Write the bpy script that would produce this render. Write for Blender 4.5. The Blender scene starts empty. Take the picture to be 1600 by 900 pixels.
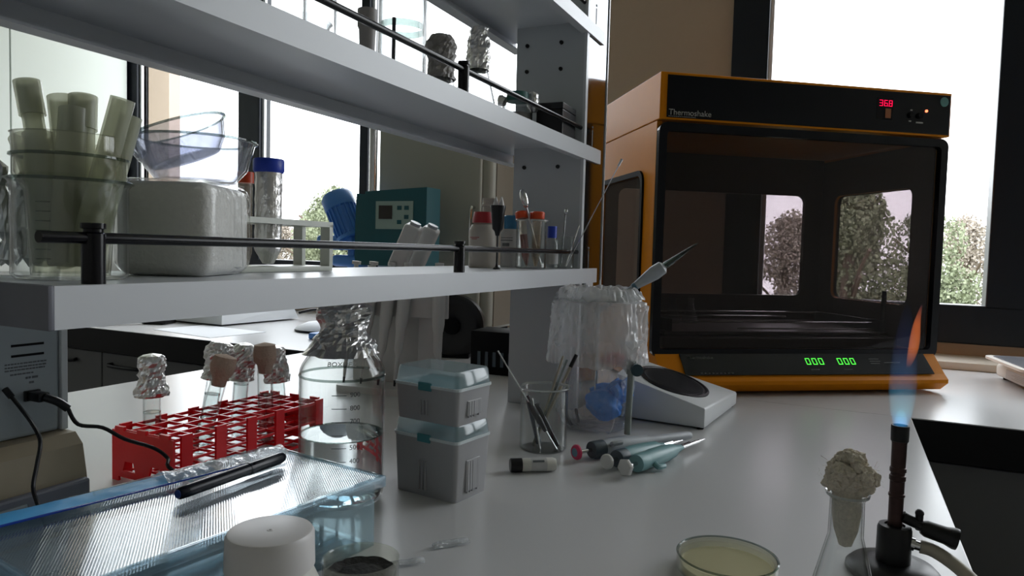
import bpy, bmesh, math, random
from math import sin, cos, pi, radians, atan2, sqrt
from mathutils import Vector, Matrix, noise
random.seed(7)
SC = bpy.context.scene
COL = SC.collection

# ------------------------------------------------------------------ camera
FPX = 1100.0
YAW, PITCH, ROLL = radians(25.4), math.atan(58 / 1100), .027
EYE = Vector((0, 0, 1.2))
FW = Vector((-sin(YAW) * cos(PITCH), cos(YAW) * cos(PITCH), -sin(PITCH)))
_r = Vector((cos(YAW), sin(YAW), 0))
_u = Vector((-sin(YAW) * sin(PITCH), cos(YAW) * sin(PITCH), cos(PITCH)))
RT = _r * cos(ROLL) + _u * sin(ROLL)
UP = -_r * sin(ROLL) + _u * cos(ROLL)
cd = bpy.data.cameras.new('camera')
cd.sensor_width = 36
cd.lens = FPX / 1600 * 36
cd.clip_start = .02
cd.clip_end = 300
cam = bpy.data.objects.new('camera', cd)
COL.objects.link(cam)
m = Matrix((RT, UP, -FW)).transposed().to_4x4()
m.translation = EYE
cam.matrix_world = m
SC.camera = cam


def at(x, y, axis, val):
    """world point seen at photo pixel x,y on the plane axis=val (0:X 1:Y 2:Z)"""
    d = FW + RT * ((x - 800) / FPX) - UP * ((y - 450) / FPX)
    return EYE + d * ((val - EYE[axis]) / d[axis])


# ------------------------------------------------------------------ world, light, exposure
SKY = 3.2
w = bpy.data.worlds.new('overcast_sky')
SC.world = w
w.use_nodes = True
nt = w.node_tree
nt.nodes.clear()
wo = nt.nodes.new('ShaderNodeOutputWorld')
bg = nt.nodes.new('ShaderNodeBackground')
tc = nt.nodes.new('ShaderNodeTexCoord')
nz = nt.nodes.new('ShaderNodeTexNoise')
nz.inputs['Scale'].default_value = 2.5
cr = nt.nodes.new('ShaderNodeValToRGB')
cr.color_ramp.elements[0].color = (.86, .92, 1, 1)
cr.color_ramp.elements[1].color = (1, 1, 1, 1)
nt.links.new(tc.outputs['Generated'], nz.inputs['Vector'])
nt.links.new(nz.outputs['Fac'], cr.inputs['Fac'])
nt.links.new(cr.outputs['Color'], bg.inputs['Color'])
nt.links.new(bg.outputs[0], wo.inputs[0])
bg.inputs['Strength'].default_value = SKY
SC.view_settings.view_transform = 'Standard'
SC.view_settings.look = 'None'
SC.view_settings.gamma = 1
SC.view_settings.use_curve_mapping = False
SC.view_settings.exposure = 0.82
SC.cycles.max_bounces = 14
SC.cycles.transparent_max_bounces = 40
SC.cycles.transmission_bounces = 12
SC.cycles.diffuse_bounces = 5
SC.cycles.caustics_reflective = False
SC.cycles.sample_clamp_indirect = 4


def portal(name, x0, x1, z0, z1, y):
    l = bpy.data.lights.new(name, 'AREA')
    l.shape = 'RECTANGLE'
    l.size, l.size_y = x1 - x0, z1 - z0
    l.cycles.is_portal = True
    o = bpy.data.objects.new(name, l)
    COL.objects.link(o)
    o.location = ((x0 + x1) / 2, y, (z0 + z1) / 2)
    o.rotation_euler = (-pi / 2, 0, 0)


portal('window_daylight', -3.39, -1.0, 1.12, 2.75, 2.62)
portal('window_daylight', -.27, 2.4, 1.07, 2.75, 2.62)


# ------------------------------------------------------------------ materials
def _mat(name):
    m = bpy.data.materials.new(name)
    m.use_nodes = True
    return m, m.node_tree, m.node_tree.nodes, m.node_tree.links


def pm(name, col, rough=.5, metal=0, bump=0, scale=60, var=.06, spec=.5, trans=0, coat=0):
    m, nt, N, L = _mat(name)
    p = N['Principled BSDF']
    p.inputs['Roughness'].default_value = rough
    p.inputs['Metallic'].default_value = metal
    p.inputs['Specular IOR Level'].default_value = spec
    if coat:
        p.inputs['Coat Weight'].default_value = coat
        p.inputs['Coat Roughness'].default_value = .05
    if trans:
        p.inputs['Subsurface Weight'].default_value = trans
        p.inputs['Subsurface Radius'].default_value = (.01, .01, .01)
    t = N.new('ShaderNodeTexCoord')
    n = N.new('ShaderNodeTexNoise')
    n.inputs['Scale'].default_value = scale
    n.inputs['Detail'].default_value = 3
    L.new(t.outputs['Object'], n.inputs['Vector'])
    mx = N.new('ShaderNodeMix')
    mx.data_type = 'RGBA'
    a = [max(0, c * (1 - var)) for c in col]
    b = [min(1, c * (1 + var)) for c in col]
    mx.inputs[6].default_value = (*a, 1)
    mx.inputs[7].default_value = (*b, 1)
    L.new(n.outputs['Fac'], mx.inputs[0])
    L.new(mx.outputs[2], p.inputs['Base Color'])
    if bump:
        bp = N.new('ShaderNodeBump')
        bp.inputs['Strength'].default_value = bump
        bp.inputs['Distance'].default_value = .002
        L.new(n.outputs['Fac'], bp.inputs['Height'])
        L.new(bp.outputs[0], p.inputs['Normal'])
    return m


def clear(name, tint=(1, 1, 1), rough=.03, gloss=1.0, haze=0, hcol=(.8, .8, .8), bump=0, bscale=40, wave=0, edge=1.0, bdist=.002, graze=0, epow=5):
    """thin clear glass or plastic wall: transparent + fresnel gloss (+ milky scatter)"""
    m, nt, N, L = _mat(name)
    N.remove(N['Principled BSDF'])
    out = N['Material Output']
    tr = N.new('ShaderNodeBsdfTransparent')
    tr.inputs[0].default_value = (*tint, 1)
    if edge < 1:
        lw = N.new('ShaderNodeLayerWeight')
        lw.inputs[0].default_value = .5
        pe = N.new('ShaderNodeMath')
        pe.operation = 'POWER'
        pe.inputs[1].default_value = epow
        L.new(lw.outputs['Facing'], pe.inputs[0])
        me_ = N.new('ShaderNodeMix')
        me_.data_type = 'RGBA'
        me_.inputs[6].default_value = (*tint, 1)
        me_.inputs[7].default_value = (*[c * edge for c in tint], 1)
        L.new(pe.outputs[0], me_.inputs[0])
        L.new(me_.outputs[2], tr.inputs[0])
    gl = N.new('ShaderNodeBsdfGlossy')
    gl.inputs['Roughness'].default_value = rough
    fr = N.new('ShaderNodeLayerWeight')
    fr.inputs[0].default_value = .5
    p5 = N.new('ShaderNodeMath')
    p5.operation = 'POWER'
    p5.inputs[1].default_value = 4.5
    L.new(fr.outputs['Facing'], p5.inputs[0])
    mu = N.new('ShaderNodeMath')
    mu.operation = 'MULTIPLY_ADD'
    mu.inputs[1].default_value = .7 * min(gloss, 1.2)
    mu.inputs[2].default_value = .035 * gloss
    mu.use_clamp = True
    L.new(p5.outputs[0], mu.inputs[0])
    last = tr
    if haze:
        df = N.new('ShaderNodeBsdfDiffuse')
        df.inputs[0].default_value = (*hcol, 1)
        tl = N.new('ShaderNodeBsdfTranslucent')
        tl.inputs[0].default_value = (*hcol, 1)
        m1 = N.new('ShaderNodeMixShader')
        L.new(df.outputs[0], m1.inputs[1])
        L.new(tl.outputs[0], m1.inputs[2])
        m2 = N.new('ShaderNodeMixShader')
        m2.inputs[0].default_value = haze
        if graze:
            lg = N.new('ShaderNodeLayerWeight')
            lg.inputs[0].default_value = .5
            pg = N.new('ShaderNodeMath')
            pg.operation = 'POWER'
            pg.inputs[1].default_value = 2.5
            L.new(lg.outputs['Facing'], pg.inputs[0])
            mg = N.new('ShaderNodeMath')
            mg.operation = 'MULTIPLY_ADD'
            mg.inputs[1].default_value = graze
            mg.inputs[2].default_value = haze
            mg.use_clamp = True
            L.new(pg.outputs[0], mg.inputs[0])
            L.new(mg.outputs[0], m2.inputs[0])
        L.new(tr.outputs[0], m2.inputs[1])
        L.new(m1.outputs[0], m2.inputs[2])
        last = m2
    mx = N.new('ShaderNodeMixShader')
    L.new(mu.outputs[0], mx.inputs[0])
    L.new(last.outputs[0], mx.inputs[1])
    L.new(gl.outputs[0], mx.inputs[2])
    L.new(mx.outputs[0], out.inputs[0])
    if bump or wave:
        t = N.new('ShaderNodeTexCoord')
        if wave:
            n = N.new('ShaderNodeTexWave')
            n.inputs['Scale'].default_value = wave
            n.bands_direction = 'X'
        else:
            n = N.new('ShaderNodeTexNoise')
            n.inputs['Scale'].default_value = bscale
            n.inputs['Detail'].default_value = 4
        mp = N.new('ShaderNodeMapping')
        mp.inputs['Rotation'].default_value = (0, 0, radians(-56) if wave else 0)
        L.new(t.outputs['Object'], mp.inputs[0])
        L.new(mp.outputs[0], n.inputs['Vector'])
        bp = N.new('ShaderNodeBump')
        bp.inputs['Strength'].default_value = bump or .5
        bp.inputs['Distance'].default_value = bdist
        L.new(n.outputs['Fac'], bp.inputs['Height'])
        L.new(bp.outputs[0], gl.inputs['Normal'])
        L.new(bp.outputs[0], fr.inputs['Normal'])
    return m


def water(name, col=(.97, .99, 1)):
    m, nt, N, L = _mat(name)
    N.remove(N['Principled BSDF'])
    g = N.new('ShaderNodeBsdfGlass')
    g.inputs['IOR'].default_value = 1.33
    g.inputs[0].default_value = (*col, 1)
    L.new(g.outputs[0], N['Material Output'].inputs[0])
    return m


def glow(name, col, s):
    m, nt, N, L = _mat(name)
    N.remove(N['Principled BSDF'])
    e = N.new('ShaderNodeEmission')
    e.inputs[0].default_value = (*col, 1)
    e.inputs[1].default_value = s
    L.new(e.outputs[0], N['Material Output'].inputs[0])
    return m


M = {}
M['white_laminate'] = pm('white_laminate', (.57, .57, .58), .27, var=.02, scale=8, spec=.6)
M['black_edge'] = pm('black_edge', (.003, .003, .004), .5, var=.1, spec=.25)
M['drawer_grey'] = pm('drawer_grey', (.14, .14, .145), .5, var=.03, scale=5)
M['shelf_metal'] = pm('shelf_metal', (.63, .65, .69), .32, var=.02, scale=6)
M['panel_white'] = pm('panel_white', (.50, .53, .56), .4, var=.03, scale=5)
M['dark_steel'] = pm('dark_steel', (.22, .24, .27), .10, metal=1, var=.05)
M['steel'] = pm('steel', (.62, .62, .62), .18, metal=1, var=.08)
M['black_plastic'] = pm('black_plastic', (.007, .007, .009), .35, var=.1, spec=.35)
M['black_matt'] = pm('black_matt', (.005, .005, .006), .6, var=.2, bump=.1, spec=.12)
M['rail_black'] = pm('rail_black', (.004, .004, .006), .22, var=.05, spec=.25)
M['wall_paint'] = pm('wall_paint', (.37, .29, .22), .8, bump=.1, scale=40, var=.03)
M['wall_white'] = pm('wall_white', (.62, .60, .56), .8, bump=.1, scale=40, var=.02)
M['ceiling_paint'] = pm('ceiling_paint', (.7, .7, .68), .85, var=.02)
M['floor_vinyl'] = pm('floor_vinyl', (.25, .26, .27), .4, scale=30, var=.15)
M['window_frame'] = pm('window_frame', (.007, .010, .017), .35, var=.08, spec=.3)
M['window_alu'] = pm('window_alu', (.72, .74, .78), .3, var=.04)
M['pane'] = clear('pane', (.99, 1, 1), gloss=.5)
M['sill_beige'] = pm('sill_beige', (.60, .54, .46), .45, var=.04, scale=10)
M['cupboard_white'] = pm('cupboard_white', (.74, .78, .74), .45, var=.015, scale=3)
M['yellow'] = pm('yellow', (.60, .20, .003), .42, var=.05, scale=20, spec=.12)
M['hood_black'] = pm('hood_black', (.003, .004, .007), .18, var=.1, spec=.22)
M['acrylic_front'] = clear('acrylic_front', (.52, .49, .50), .015, gloss=.75)
M['acrylic_side'] = clear('acrylic_side', (.76, .74, .75), .02, gloss=.7)
M['hood_inside'] = pm('hood_inside', (.045, .022, .016), .45, var=.1)
M['label_grey'] = pm('label_grey', (.35, .34, .32), .5)
M['label_dim'] = pm('label_dim', (.06, .065, .06), .5)
M['led_red'] = glow('led_red', (1, .005, .06), 1.1)
M['led_hot'] = glow('led_hot', (1, .12, .05), 3)
M['led_green'] = glow('led_green', (.10, 1, .08), .8)
M['amber_window'] = pm('amber_window', (.30, .09, .02), .4)
M['sticker_teal'] = pm('sticker_teal', (.06, .20, .19), .5)
M['glass'] = clear('glass', (.97, .98, .975), .02, gloss=1.2, edge=.30)
M['glass_thick'] = clear('glass_thick', (.97, .98, .977), .03, gloss=1.3, edge=.30)
M['glass_edge'] = clear('glass_edge', (.55, .60, .58), .03, gloss=1.3)
M['glass_backlit'] = clear('glass_backlit', (.90, .91, .91), .03, gloss=1.3, edge=.06, epow=2.2)
M['rim_highlight'] = clear('rim_highlight', (.85, .87, .86), .04, gloss=3, haze=.35, hcol=(.85, .87, .86))  # pale milky scatter in the colour stands in for the highlight on rims
M['bowl_glass'] = clear('bowl_glass', (.90, .91, .95), .03, gloss=3.5, haze=.07, hcol=(.68, .72, .86), edge=.35)
M['rod_grey'] = pm('rod_grey', (.24, .27, .26), .3, metal=.4)
M['water'] = water('water')
M['liquid'] = clear('liquid', (.93, .96, .96), .02, gloss=1.2, edge=.4)
M['print_dark'] = pm('print_dark', (.10, .11, .12), .5)
M['print_white'] = pm('print_white', (.75, .75, .75), .5)
M['foil'] = pm('foil', (.70, .69, .68), .30, metal=1, bump=.6, scale=160, var=.15)
M['paper_plug'] = pm('paper_plug', (.50, .37, .29), .9, bump=.4, scale=300, var=.15)
M['rack_red'] = pm('rack_red', (.85, .006, .015), .35, var=.05, trans=.2)
M['tip_grey'] = pm('tip_grey', (.37, .37, .385), .45, var=.03)
M['tip_lid'] = clear('tip_lid', (.86, .92, .93), .10, gloss=2, haze=.42, hcol=(.62, .72, .76))
M['tip_edge'] = pm('tip_edge', (.62, .68, .70), .3)
M['tip_teal'] = pm('tip_teal', (.05, .22, .25), .5)
M['lid_ribbed'] = clear('lid_ribbed', (.88, .92, .95), .05, gloss=4.5, haze=.16, hcol=(.66, .74, .80), wave=150, bump=.13)
M['box_blue'] = clear('box_blue', (.90, .96, .98), .06, gloss=1.6, haze=.12, hcol=(.55, .72, .80))
M['wrap'] = clear('wrap', (.92, .94, .96), .10, gloss=4, haze=.28, hcol=(.9, .93, .95), bump=.9, bscale=150, bdist=.006)
M['wrap_blue'] = pm('wrap_blue', (.05, .36, .72), .4, var=.2, scale=25, bump=.2)
M['wrap_navy'] = pm('wrap_navy', (.01, .05, .36), .25)
M['pen_black'] = pm('pen_black', (.006, .007, .014), .22, spec=.3)
M['pen_blue'] = pm('pen_blue', (.02, .06, .28), .3)
M['jar_white'] = pm('jar_white', (.62, .61, .57), .38, var=.02, trans=.15)
M['cap_white'] = pm('cap_white', (.66, .64, .64), .40, var=.02)
M['ash'] = pm('ash', (.028, .026, .026), .8, bump=1, scale=200, var=.5)
M['agar'] = pm('agar', (.88, .82, .60), .25, var=.03, trans=.3)
M['petri'] = clear('petri', (.97, .97, .93), .05, gloss=1.6, haze=.10, hcol=(.85, .84, .74))
M['cotton'] = pm('cotton', (.62, .56, .47), .95, bump=.8, scale=420, var=.3, trans=.3)
M['burner_black'] = pm('burner_black', (.005, .005, .006), .38, var=.2, spec=.35)
M['burner_tube'] = pm('burner_tube', (.055, .030, .028), .42, metal=.7, var=.35, scale=120)
M['hose'] = pm('hose', (.42, .38, .31), .5, var=.08)
M['bag'] = clear('bag', (.95, .955, .96), .16, gloss=3, haze=.30, hcol=(.88, .89, .90), bump=.5, bscale=70, bdist=.004, graze=.6)
M['bag_inner'] = clear('bag_inner', (.96, .965, .975), .16, gloss=2.5, haze=.13, hcol=(.82, .86, .92), bump=.5, bscale=70, bdist=.004, graze=.5)
M['glove_blue'] = pm('glove_blue', (.02, .24, .80), .5, var=.15)
M['pink'] = pm('pink', (.75, .16, .20), .6)
M['knob_teal'] = pm('knob_teal', (.015, .05, .07), .4)
M['device_white'] = pm('device_white', (.66, .68, .70), .38, var=.02, scale=12)
M['device_beige'] = pm('device_beige', (.34, .28, .19), .5, var=.05)
M['device_slate'] = pm('device_slate', (.16, .165, .20), .5, var=.05)
M['device_panel'] = pm('device_panel', (.30, .34, .36), .5, var=.03)
M['device_edge'] = pm('device_edge', (.62, .65, .66), .4)
M['pip_grey'] = pm('pip_grey', (.42, .45, .49), .35, var=.03)
M['pip_light'] = pm('pip_light', (.58, .58, .57), .35, var=.03)
M['pip_dark'] = pm('pip_dark', (.05, .07, .09), .35)
M['pip_teal'] = pm('pip_teal', (.17, .34, .36), .35, var=.05)
M['pip_red'] = pm('pip_red', (.50, .02, .09), .35)
M['pip_blue'] = pm('pip_blue', (.10, .20, .28), .35)
M['foam'] = pm('foam', (.78, .78, .75), .85, bump=.5, scale=260, var=.06)
M['film'] = clear('film', (.99, .99, .99), .08, gloss=1.4, bump=.6, bscale=60, bdist=.004)
M['silicone'] = clear('silicone', (.82, .82, .74), .25, gloss=.8, haze=.42, hcol=(.80, .82, .72))
M['cup_plastic'] = clear('cup_plastic', (.93, .93, .88), .08, gloss=1.4, haze=.08, hcol=(.7, .7, .6), edge=.4)
M['blue_cap'] = pm('blue_cap', (.012, .05, .48), .4)
M['light_blue_cap'] = pm('light_blue_cap', (.02, .16, .32), .4)
M['orange_cap'] = pm('orange_cap', (.72, .07, .012), .35)
M['red_cap'] = pm('red_cap', (.33, .01, .02), .4)
M['rack_white'] = pm('rack_white', (.62, .64, .58), .4, trans=.15)
M['brown_liquid'] = pm('brown_liquid', (.12, .02, .015), .3)
M['red_liquid'] = pm('red_liquid', (.26, .02, .02), .3)
M['tube_plastic'] = clear('tube_plastic', (.88, .84, .78), .1, gloss=1, haze=.15, hcol=(.7, .6, .5))
M['bottle_white'] = pm('bottle_white', (.42, .38, .34), .45, trans=.1)
M['label_paper'] = pm('label_paper', (.50, .50, .50), .7)
M['teal_body'] = pm('teal_body', (.004, .085, .105), .38, var=.06)
M['teal_panel'] = pm('teal_panel', (.30, .40, .36), .5)
M['screen_dark'] = pm('screen_dark', (.03, .025, .02), .25)
M['motor_blue'] = pm('motor_blue', (.08, .26, .68), .38, var=.06)
M['motor_dark'] = pm('motor_dark', (.02, .04, .10), .5)
M['oven_green'] = pm('oven_green', (.36, .36, .31), .5, var=.02, scale=4)
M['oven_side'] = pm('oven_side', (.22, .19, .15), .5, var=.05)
M['paper'] = pm('paper', (.82, .84, .88), .7, var=.01)
M['balance_cream'] = pm('balance_cream', (.74, .71, .66), .45)
M['balance_plate'] = pm('balance_plate', (.22, .23, .26), .3, metal=.6)
M['green_cap'] = pm('green_cap', (.02, .12, .11), .5)
M['trunk'] = pm('trunk', (.16, .12, .09), .9, bump=1, scale=10)
M['leaf_green'] = pm('leaf_green', (.24, .27, .17), .8, scale=1.2, var=.3)
M['leaf_tan'] = pm('leaf_tan', (.40, .35, .30), .8, scale=1.2, var=.25)
M['grass_field'] = pm('grass_field', (.22, .23, .12), .95, scale=.6, var=.35)
M['building'] = pm('building', (.36, .27, .22), .8, scale=2, var=.04)
M['flask_grey'] = pm('flask_grey', (.30, .28, .27), .5, var=.15)


# ------------------------------------------------------------------ mesh helpers
class G:
    def __init__(s):
        s.b = bmesh.new()

    def _x(s, vs, mat):
        if mat is not None:
            bmesh.ops.transform(s.b, matrix=mat, verts=vs)

    def box(s, x0, x1, y0, y1, z0, z1, bev=0, mat=None, seg=2):
        r = bmesh.ops.create_cube(s.b, size=1)
        vs = r['verts']
        for v in vs:
            v.co = Vector((x0 + (v.co.x + .5) * (x1 - x0), y0 + (v.co.y + .5) * (y1 - y0), z0 + (v.co.z + .5) * (z1 - z0)))
        if bev:
            es = list({e for v in vs for e in v.link_edges})
            rr = bmesh.ops.bevel(s.b, geom=es, offset=bev, segments=seg, affect='EDGES', profile=.5)
            vs = list({v for f in rr['faces'] for v in f.verts} | {v for v in vs if v.is_valid})
        s._x(vs, mat)
        return s

    def lathe(s, prof, seg=32, mat=None, wob=0, ws=30, off=0, flat=False):
        """prof: list of (r,z); open ends are closed when r==0"""
        rings = []
        new = []
        for (r, z) in prof:
            if r <= 1e-6:
                v = s.b.verts.new((0, 0, z))
                new.append(v)
                rings.append([v])
            else:
                rg = []
                for i in range(seg):
                    a = 2 * pi * i / seg
                    p = Vector((r * cos(a), r * sin(a), z))
                    if wob:
                        k = noise.noise(p * ws + Vector((off, 0, 0))) + .5 * noise.noise(p * ws * 2.7 + Vector((0, off, 0)))
                        p += Vector((cos(a), sin(a), .3 * noise.noise(p * ws + Vector((9, off, 3))))) * (wob * k)
                    v = s.b.verts.new(p)
                    new.append(v)
                    rg.append(v)
                rings.append(rg)
        for a, b in zip(rings, rings[1:]):
            if len(a) == 1 and len(b) == 1:
                continue
            for i in range(seg):
                j = (i + 1) % seg
                if len(a) == 1:
                    s.b.faces.new((a[0], b[i], b[j]))
                elif len(b) == 1:
                    s.b.faces.new((a[j], a[i], b[0]))
                else:
                    s.b.faces.new((a[i], a[j], b[j], b[i]))
        s._x(new, mat)
        return s

    def cyl(s, p0, p1, r0, r1=None, seg=16):
        r1 = r0 if r1 is None else r1
        p0, p1 = Vector(p0), Vector(p1)
        d = p1 - p0
        mt = Matrix.Translation(p0) @ d.to_track_quat('Z', 'Y').to_matrix().to_4x4()
        return s.lathe([(0, 0), (r0, 0), (r1, d.length), (0, d.length)], seg, mt)

    def tube(s, pts, r, seg=10, smooth=4):
        pts = [Vector(p) for p in pts]
        if smooth and len(pts) > 2:
            out = []
            P = [pts[0]] + pts + [pts[-1]]
            for i in range(1, len(P) - 2):
                for k in range(smooth):
                    t = k / smooth
                    a, b, c, d = P[i - 1], P[i], P[i + 1], P[i + 2]
                    out.append(.5 * ((2 * b) + (c - a) * t + (2 * a - 5 * b + 4 * c - d) * t * t + (3 * b - a - 3 * c + d) * t ** 3))
            out.append(pts[-1])
            pts = out
        rings = []
        pn = None
        for i, p in enumerate(pts):
            d = (pts[min(i + 1, len(pts) - 1)] - pts[max(i - 1, 0)]).normalized()
            if pn is None:
                n = d.orthogonal().normalized()
            else:
                n = (pn - d * pn.dot(d)).normalized()
            pn = n
            b = d.cross(n)
            rr = r[i] if isinstance(r, list) else r
            rings.append([s.b.verts.new(p + (n * cos(2 * pi * k / seg) + b * sin(2 * pi * k / seg)) * rr) for k in range(seg)])
        for a, b in zip(rings, rings[1:]):
            for i in range(seg):
                j = (i + 1) % seg
                s.b.faces.new((a[i], a[j], b[j], b[i]))
        s.b.faces.new(rings[0][::-1])
        s.b.faces.new(rings[-1])
        return s

    def prism(s, poly, z0, z1, mat=None):
        a = [s.b.verts.new((x, y, z0)) for x, y in poly]
        b = [s.b.verts.new((x, y, z1)) for x, y in poly]
        n = len(poly)
        s.b.faces.new(a[::-1])
        s.b.faces.new(b)
        for i in range(n):
            j = (i + 1) % n
            s.b.faces.new((a[i], a[j], b[j], b[i]))
        s._x(a + b, mat)
        return s

    def holed(s, outer, holes, t, mat=None):
        """flat plate in XY, thickness t along Z, with holes"""
        b2 = bmesh.new()
        es = []
        for loop in [outer] + holes:
            vs = [b2.verts.new((x, y, 0)) for x, y in loop]
            for i in range(len(vs)):
                es.append(b2.edges.new((vs[i], vs[(i + 1) % len(vs)])))
        bmesh.ops.triangle_fill(b2, use_beauty=True, use_dissolve=False, edges=es)
        fs = list(b2.faces)
        r = bmesh.ops.extrude_face_region(b2, geom=fs)
        bmesh.ops.translate(b2, vec=(0, 0, t), verts=[v for v in r['geom'] if isinstance(v, bmesh.types.BMVert)])
        me = bpy.data.meshes.new('tmp')
        b2.to_mesh(me)
        b2.free()
        n0 = len(s.b.verts)
        s.b.from_mesh(me)
        bpy.data.meshes.remove(me)
        s.b.verts.ensure_lookup_table()
        s._x(s.b.verts[n0:], mat)
        return s

    def ball(s, c, r, sub=3, wob=0, ws=30, squash=(1, 1, 1), off=0):
        rr = bmesh.ops.create_icosphere(s.b, subdivisions=sub, radius=1)
        for v in rr['verts']:
            n = v.co.normalized()
            k = 1
            if wob:
                q = n * r * ws + Vector((off, off * 2, 0))
                k = 1 + wob * (noise.noise(q) + .6 * noise.noise(q * 2.3) + .35 * noise.noise(q * 5))
            v.co = Vector(c) + Vector((n.x * squash[0], n.y * squash[1], n.z * squash[2])) * r * k
        return s


def rr(x0, x1, y0, y1, r, n=5):
    out = []
    for cx, cy, a0 in ((x1 - r, y1 - r, 0), (x0 + r, y1 - r, 90), (x0 + r, y0 + r, 180), (x1 - r, y0 + r, 270)):
        for k in range(n + 1):
            a = radians(a0 + 90 * k / n)
            out.append((cx + r * cos(a), cy + r * sin(a)))
    return out


def setp(o, label=None, cat=None, group=None, kind=None):
    if label: o['label'] = label
    if cat: o['category'] = cat
    if group: o['group'] = group
    if kind: o['kind'] = kind
    return o


def part(name, g, mat, parent=None, smooth=True, label=None, loc=None, rotz=0):
    bmesh.ops.recalc_face_normals(g.b, faces=g.b.faces)
    me = bpy.data.meshes.new(name)
    g.b.to_mesh(me)
    g.b.free()
    me.materials.append(M[mat] if isinstance(mat, str) else mat)
    if smooth:
        me.polygons.foreach_set('use_smooth', [True] * len(me.polygons))
        try:
            me.set_sharp_from_angle(angle=radians(38))
        except Exception:
            pass
    o = bpy.data.objects.new(name, me)
    COL.objects.link(o)
    if parent: o.parent = parent
    if label: o['label'] = label
    if loc is not None: o.location = loc
    if rotz: o.rotation_euler = (0, 0, rotz)
    return o


def thing(name, label, cat, loc=(0, 0, 0), rz=0, group=None):
    o = bpy.data.objects.new(name, None)
    o.empty_display_size = .02
    COL.objects.link(o)
    o.location = loc
    o.rotation_euler = (0, 0, rz)
    return setp(o, label, cat, group)


def aim(o, p0, p1, twist=0):
    """origin at p0, local +Z towards p1"""
    d = Vector(p1) - Vector(p0)
    q = d.to_track_quat('Z', 'Y').to_matrix().to_4x4()
    o.matrix_world = Matrix.Translation(Vector(p0)) @ q @ Matrix.Rotation(twist, 4, 'Z')
    return d.length


def struct(name, g, mat, parent=None, smooth=False):
    o = part(name, g, mat, parent, smooth)
    if parent is None: o['kind'] = 'structure'
    return o


def copy_tree(o, parent=None):
    c = o.copy()
    COL.objects.link(c)
    if parent: c.parent = parent
    for ch in list(o.children): copy_tree(ch, c)
    return c


def text(name, s, size, mat, parent, loc, rot, ext=.0002, align='LEFT', label=None):
    cu = bpy.data.curves.new(name, 'FONT')
    cu.body = s
    cu.size = size
    cu.extrude = ext
    cu.align_x = align
    cu.resolution_u = 3
    t = bpy.data.objects.new('t', cu)
    COL.objects.link(t)
    bpy.context.view_layer.update()
    me = bpy.data.meshes.new_from_object(t.evaluated_get(bpy.context.evaluated_depsgraph_get()))
    bpy.data.objects.remove(t)
    me.materials.clear()
    me.materials.append(M[mat])
    o = bpy.data.objects.new(name, me)
    COL.objects.link(o)
    o.parent = parent
    o.location = loc
    o.rotation_euler = rot
    if label: o['label'] = label
    return o


SEGS = {'0': 'abcdef', '3': 'abgcd', '6': 'afgecd', '8': 'abcdefg', '9': 'abcdfg', ' ': ''}


def digits(g, s, x, z, w, h, gap, y, t, mat=None):
    """seven segment figures in the XZ plane"""
    th = w * .15
    for ch in s:
        if ch == '.':
            g.box(x - gap * .75, x - gap * .75 + th, y - t, y, z, z + th)
            continue
        for sg in SEGS[ch]:
            q = {'a': (0, w, h - th, h), 'd': (0, w, 0, th), 'g': (0, w, h / 2 - th / 2, h / 2 + th / 2), 'b': (w - th, w, h / 2, h), 'c': (w - th, w, 0, h / 2), 'f': (0, th, h / 2, h), 'e': (0, th, 0, h / 2)}[sg]
            g.box(x + q[0], x + q[1], y - t, y, z + q[2], z + q[3])
        x += w + gap
    return g


B = .9      # bench top

# ------------------------------------------------------------------ room shell
XL, XR, YB, YF, H = -3.45, 2.6, -2.6, 2.5, 2.95
struct('floor', G().box(XL - .1, XR + .1, YB - .1, YF + .2, -.1, 0), 'floor_vinyl')
struct('ceiling', G().box(XL - .1, XR + .1, YB - .1, YF + .2, H, H + .1), 'ceiling_paint')
struct('wall_left', G().box(XL - .1, XL, YB - .1, YF + .2, 0, H), 'wall_white')
struct('wall_right', G().box(XR, XR + .1, YB - .1, YF + .2, 0, H), 'wall_white')
struct('wall_rear', G().box(XL, XR, YB - .1, YB, 0, H), 'wall_white')
WX = [(-3.36, -.98, 1.07, 2.78), (-.385, 2.3, 1.0, 2.78)]
gw = G()
gw.box(XL, WX[0][0], YF, YF + .18, 0, H)
gw.box(WX[0][1], WX[1][0], YF, YF + .18, 0, H)
gw.box(WX[1][1], XR, YF, YF + .18, 0, H)
gw.box(WX[0][0], WX[0][1], YF, YF + .18, 0, WX[0][2]).box(WX[0][0], WX[0][1], YF, YF + .18, WX[0][3], H)
gw.box(WX[1][0], WX[1][1], YF, YF + .18, 0, WX[1][2]).box(WX[1][0], WX[1][1], YF, YF + .18, WX[1][3], H)
struct('wall_window_side', gw, 'wall_paint')


def window(name, x0, x1, z0, z1, bars, zb):
    y0, y1 = YF - .015, YF + .06
    g = G()
    g.box(x0, x1, y0, y1, z0, zb, .004).box(x0, x1, y0, y1, z1 - .06, z1, .004)
    for a, b in bars:
        g.box(a, b, y0, y1, zb - .01, z1 - .05, .004)
    fr = part(name, g, 'window_frame', None, False)
    fr['kind'] = 'structure'
    g = G().box(x0 + .02, x1 - .02, YF + .025, YF + .031, z0 + .03, z1 - .03)
    part('pane', g, 'pane', fr, False)
    g = G()
    for a, b in bars[:-1]:
        g.box(b, b + .012, YF + .005, YF + .02, zb, z1 - .06)
    part('window_trim', g, 'window_alu', fr, False)
    return fr


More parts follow.
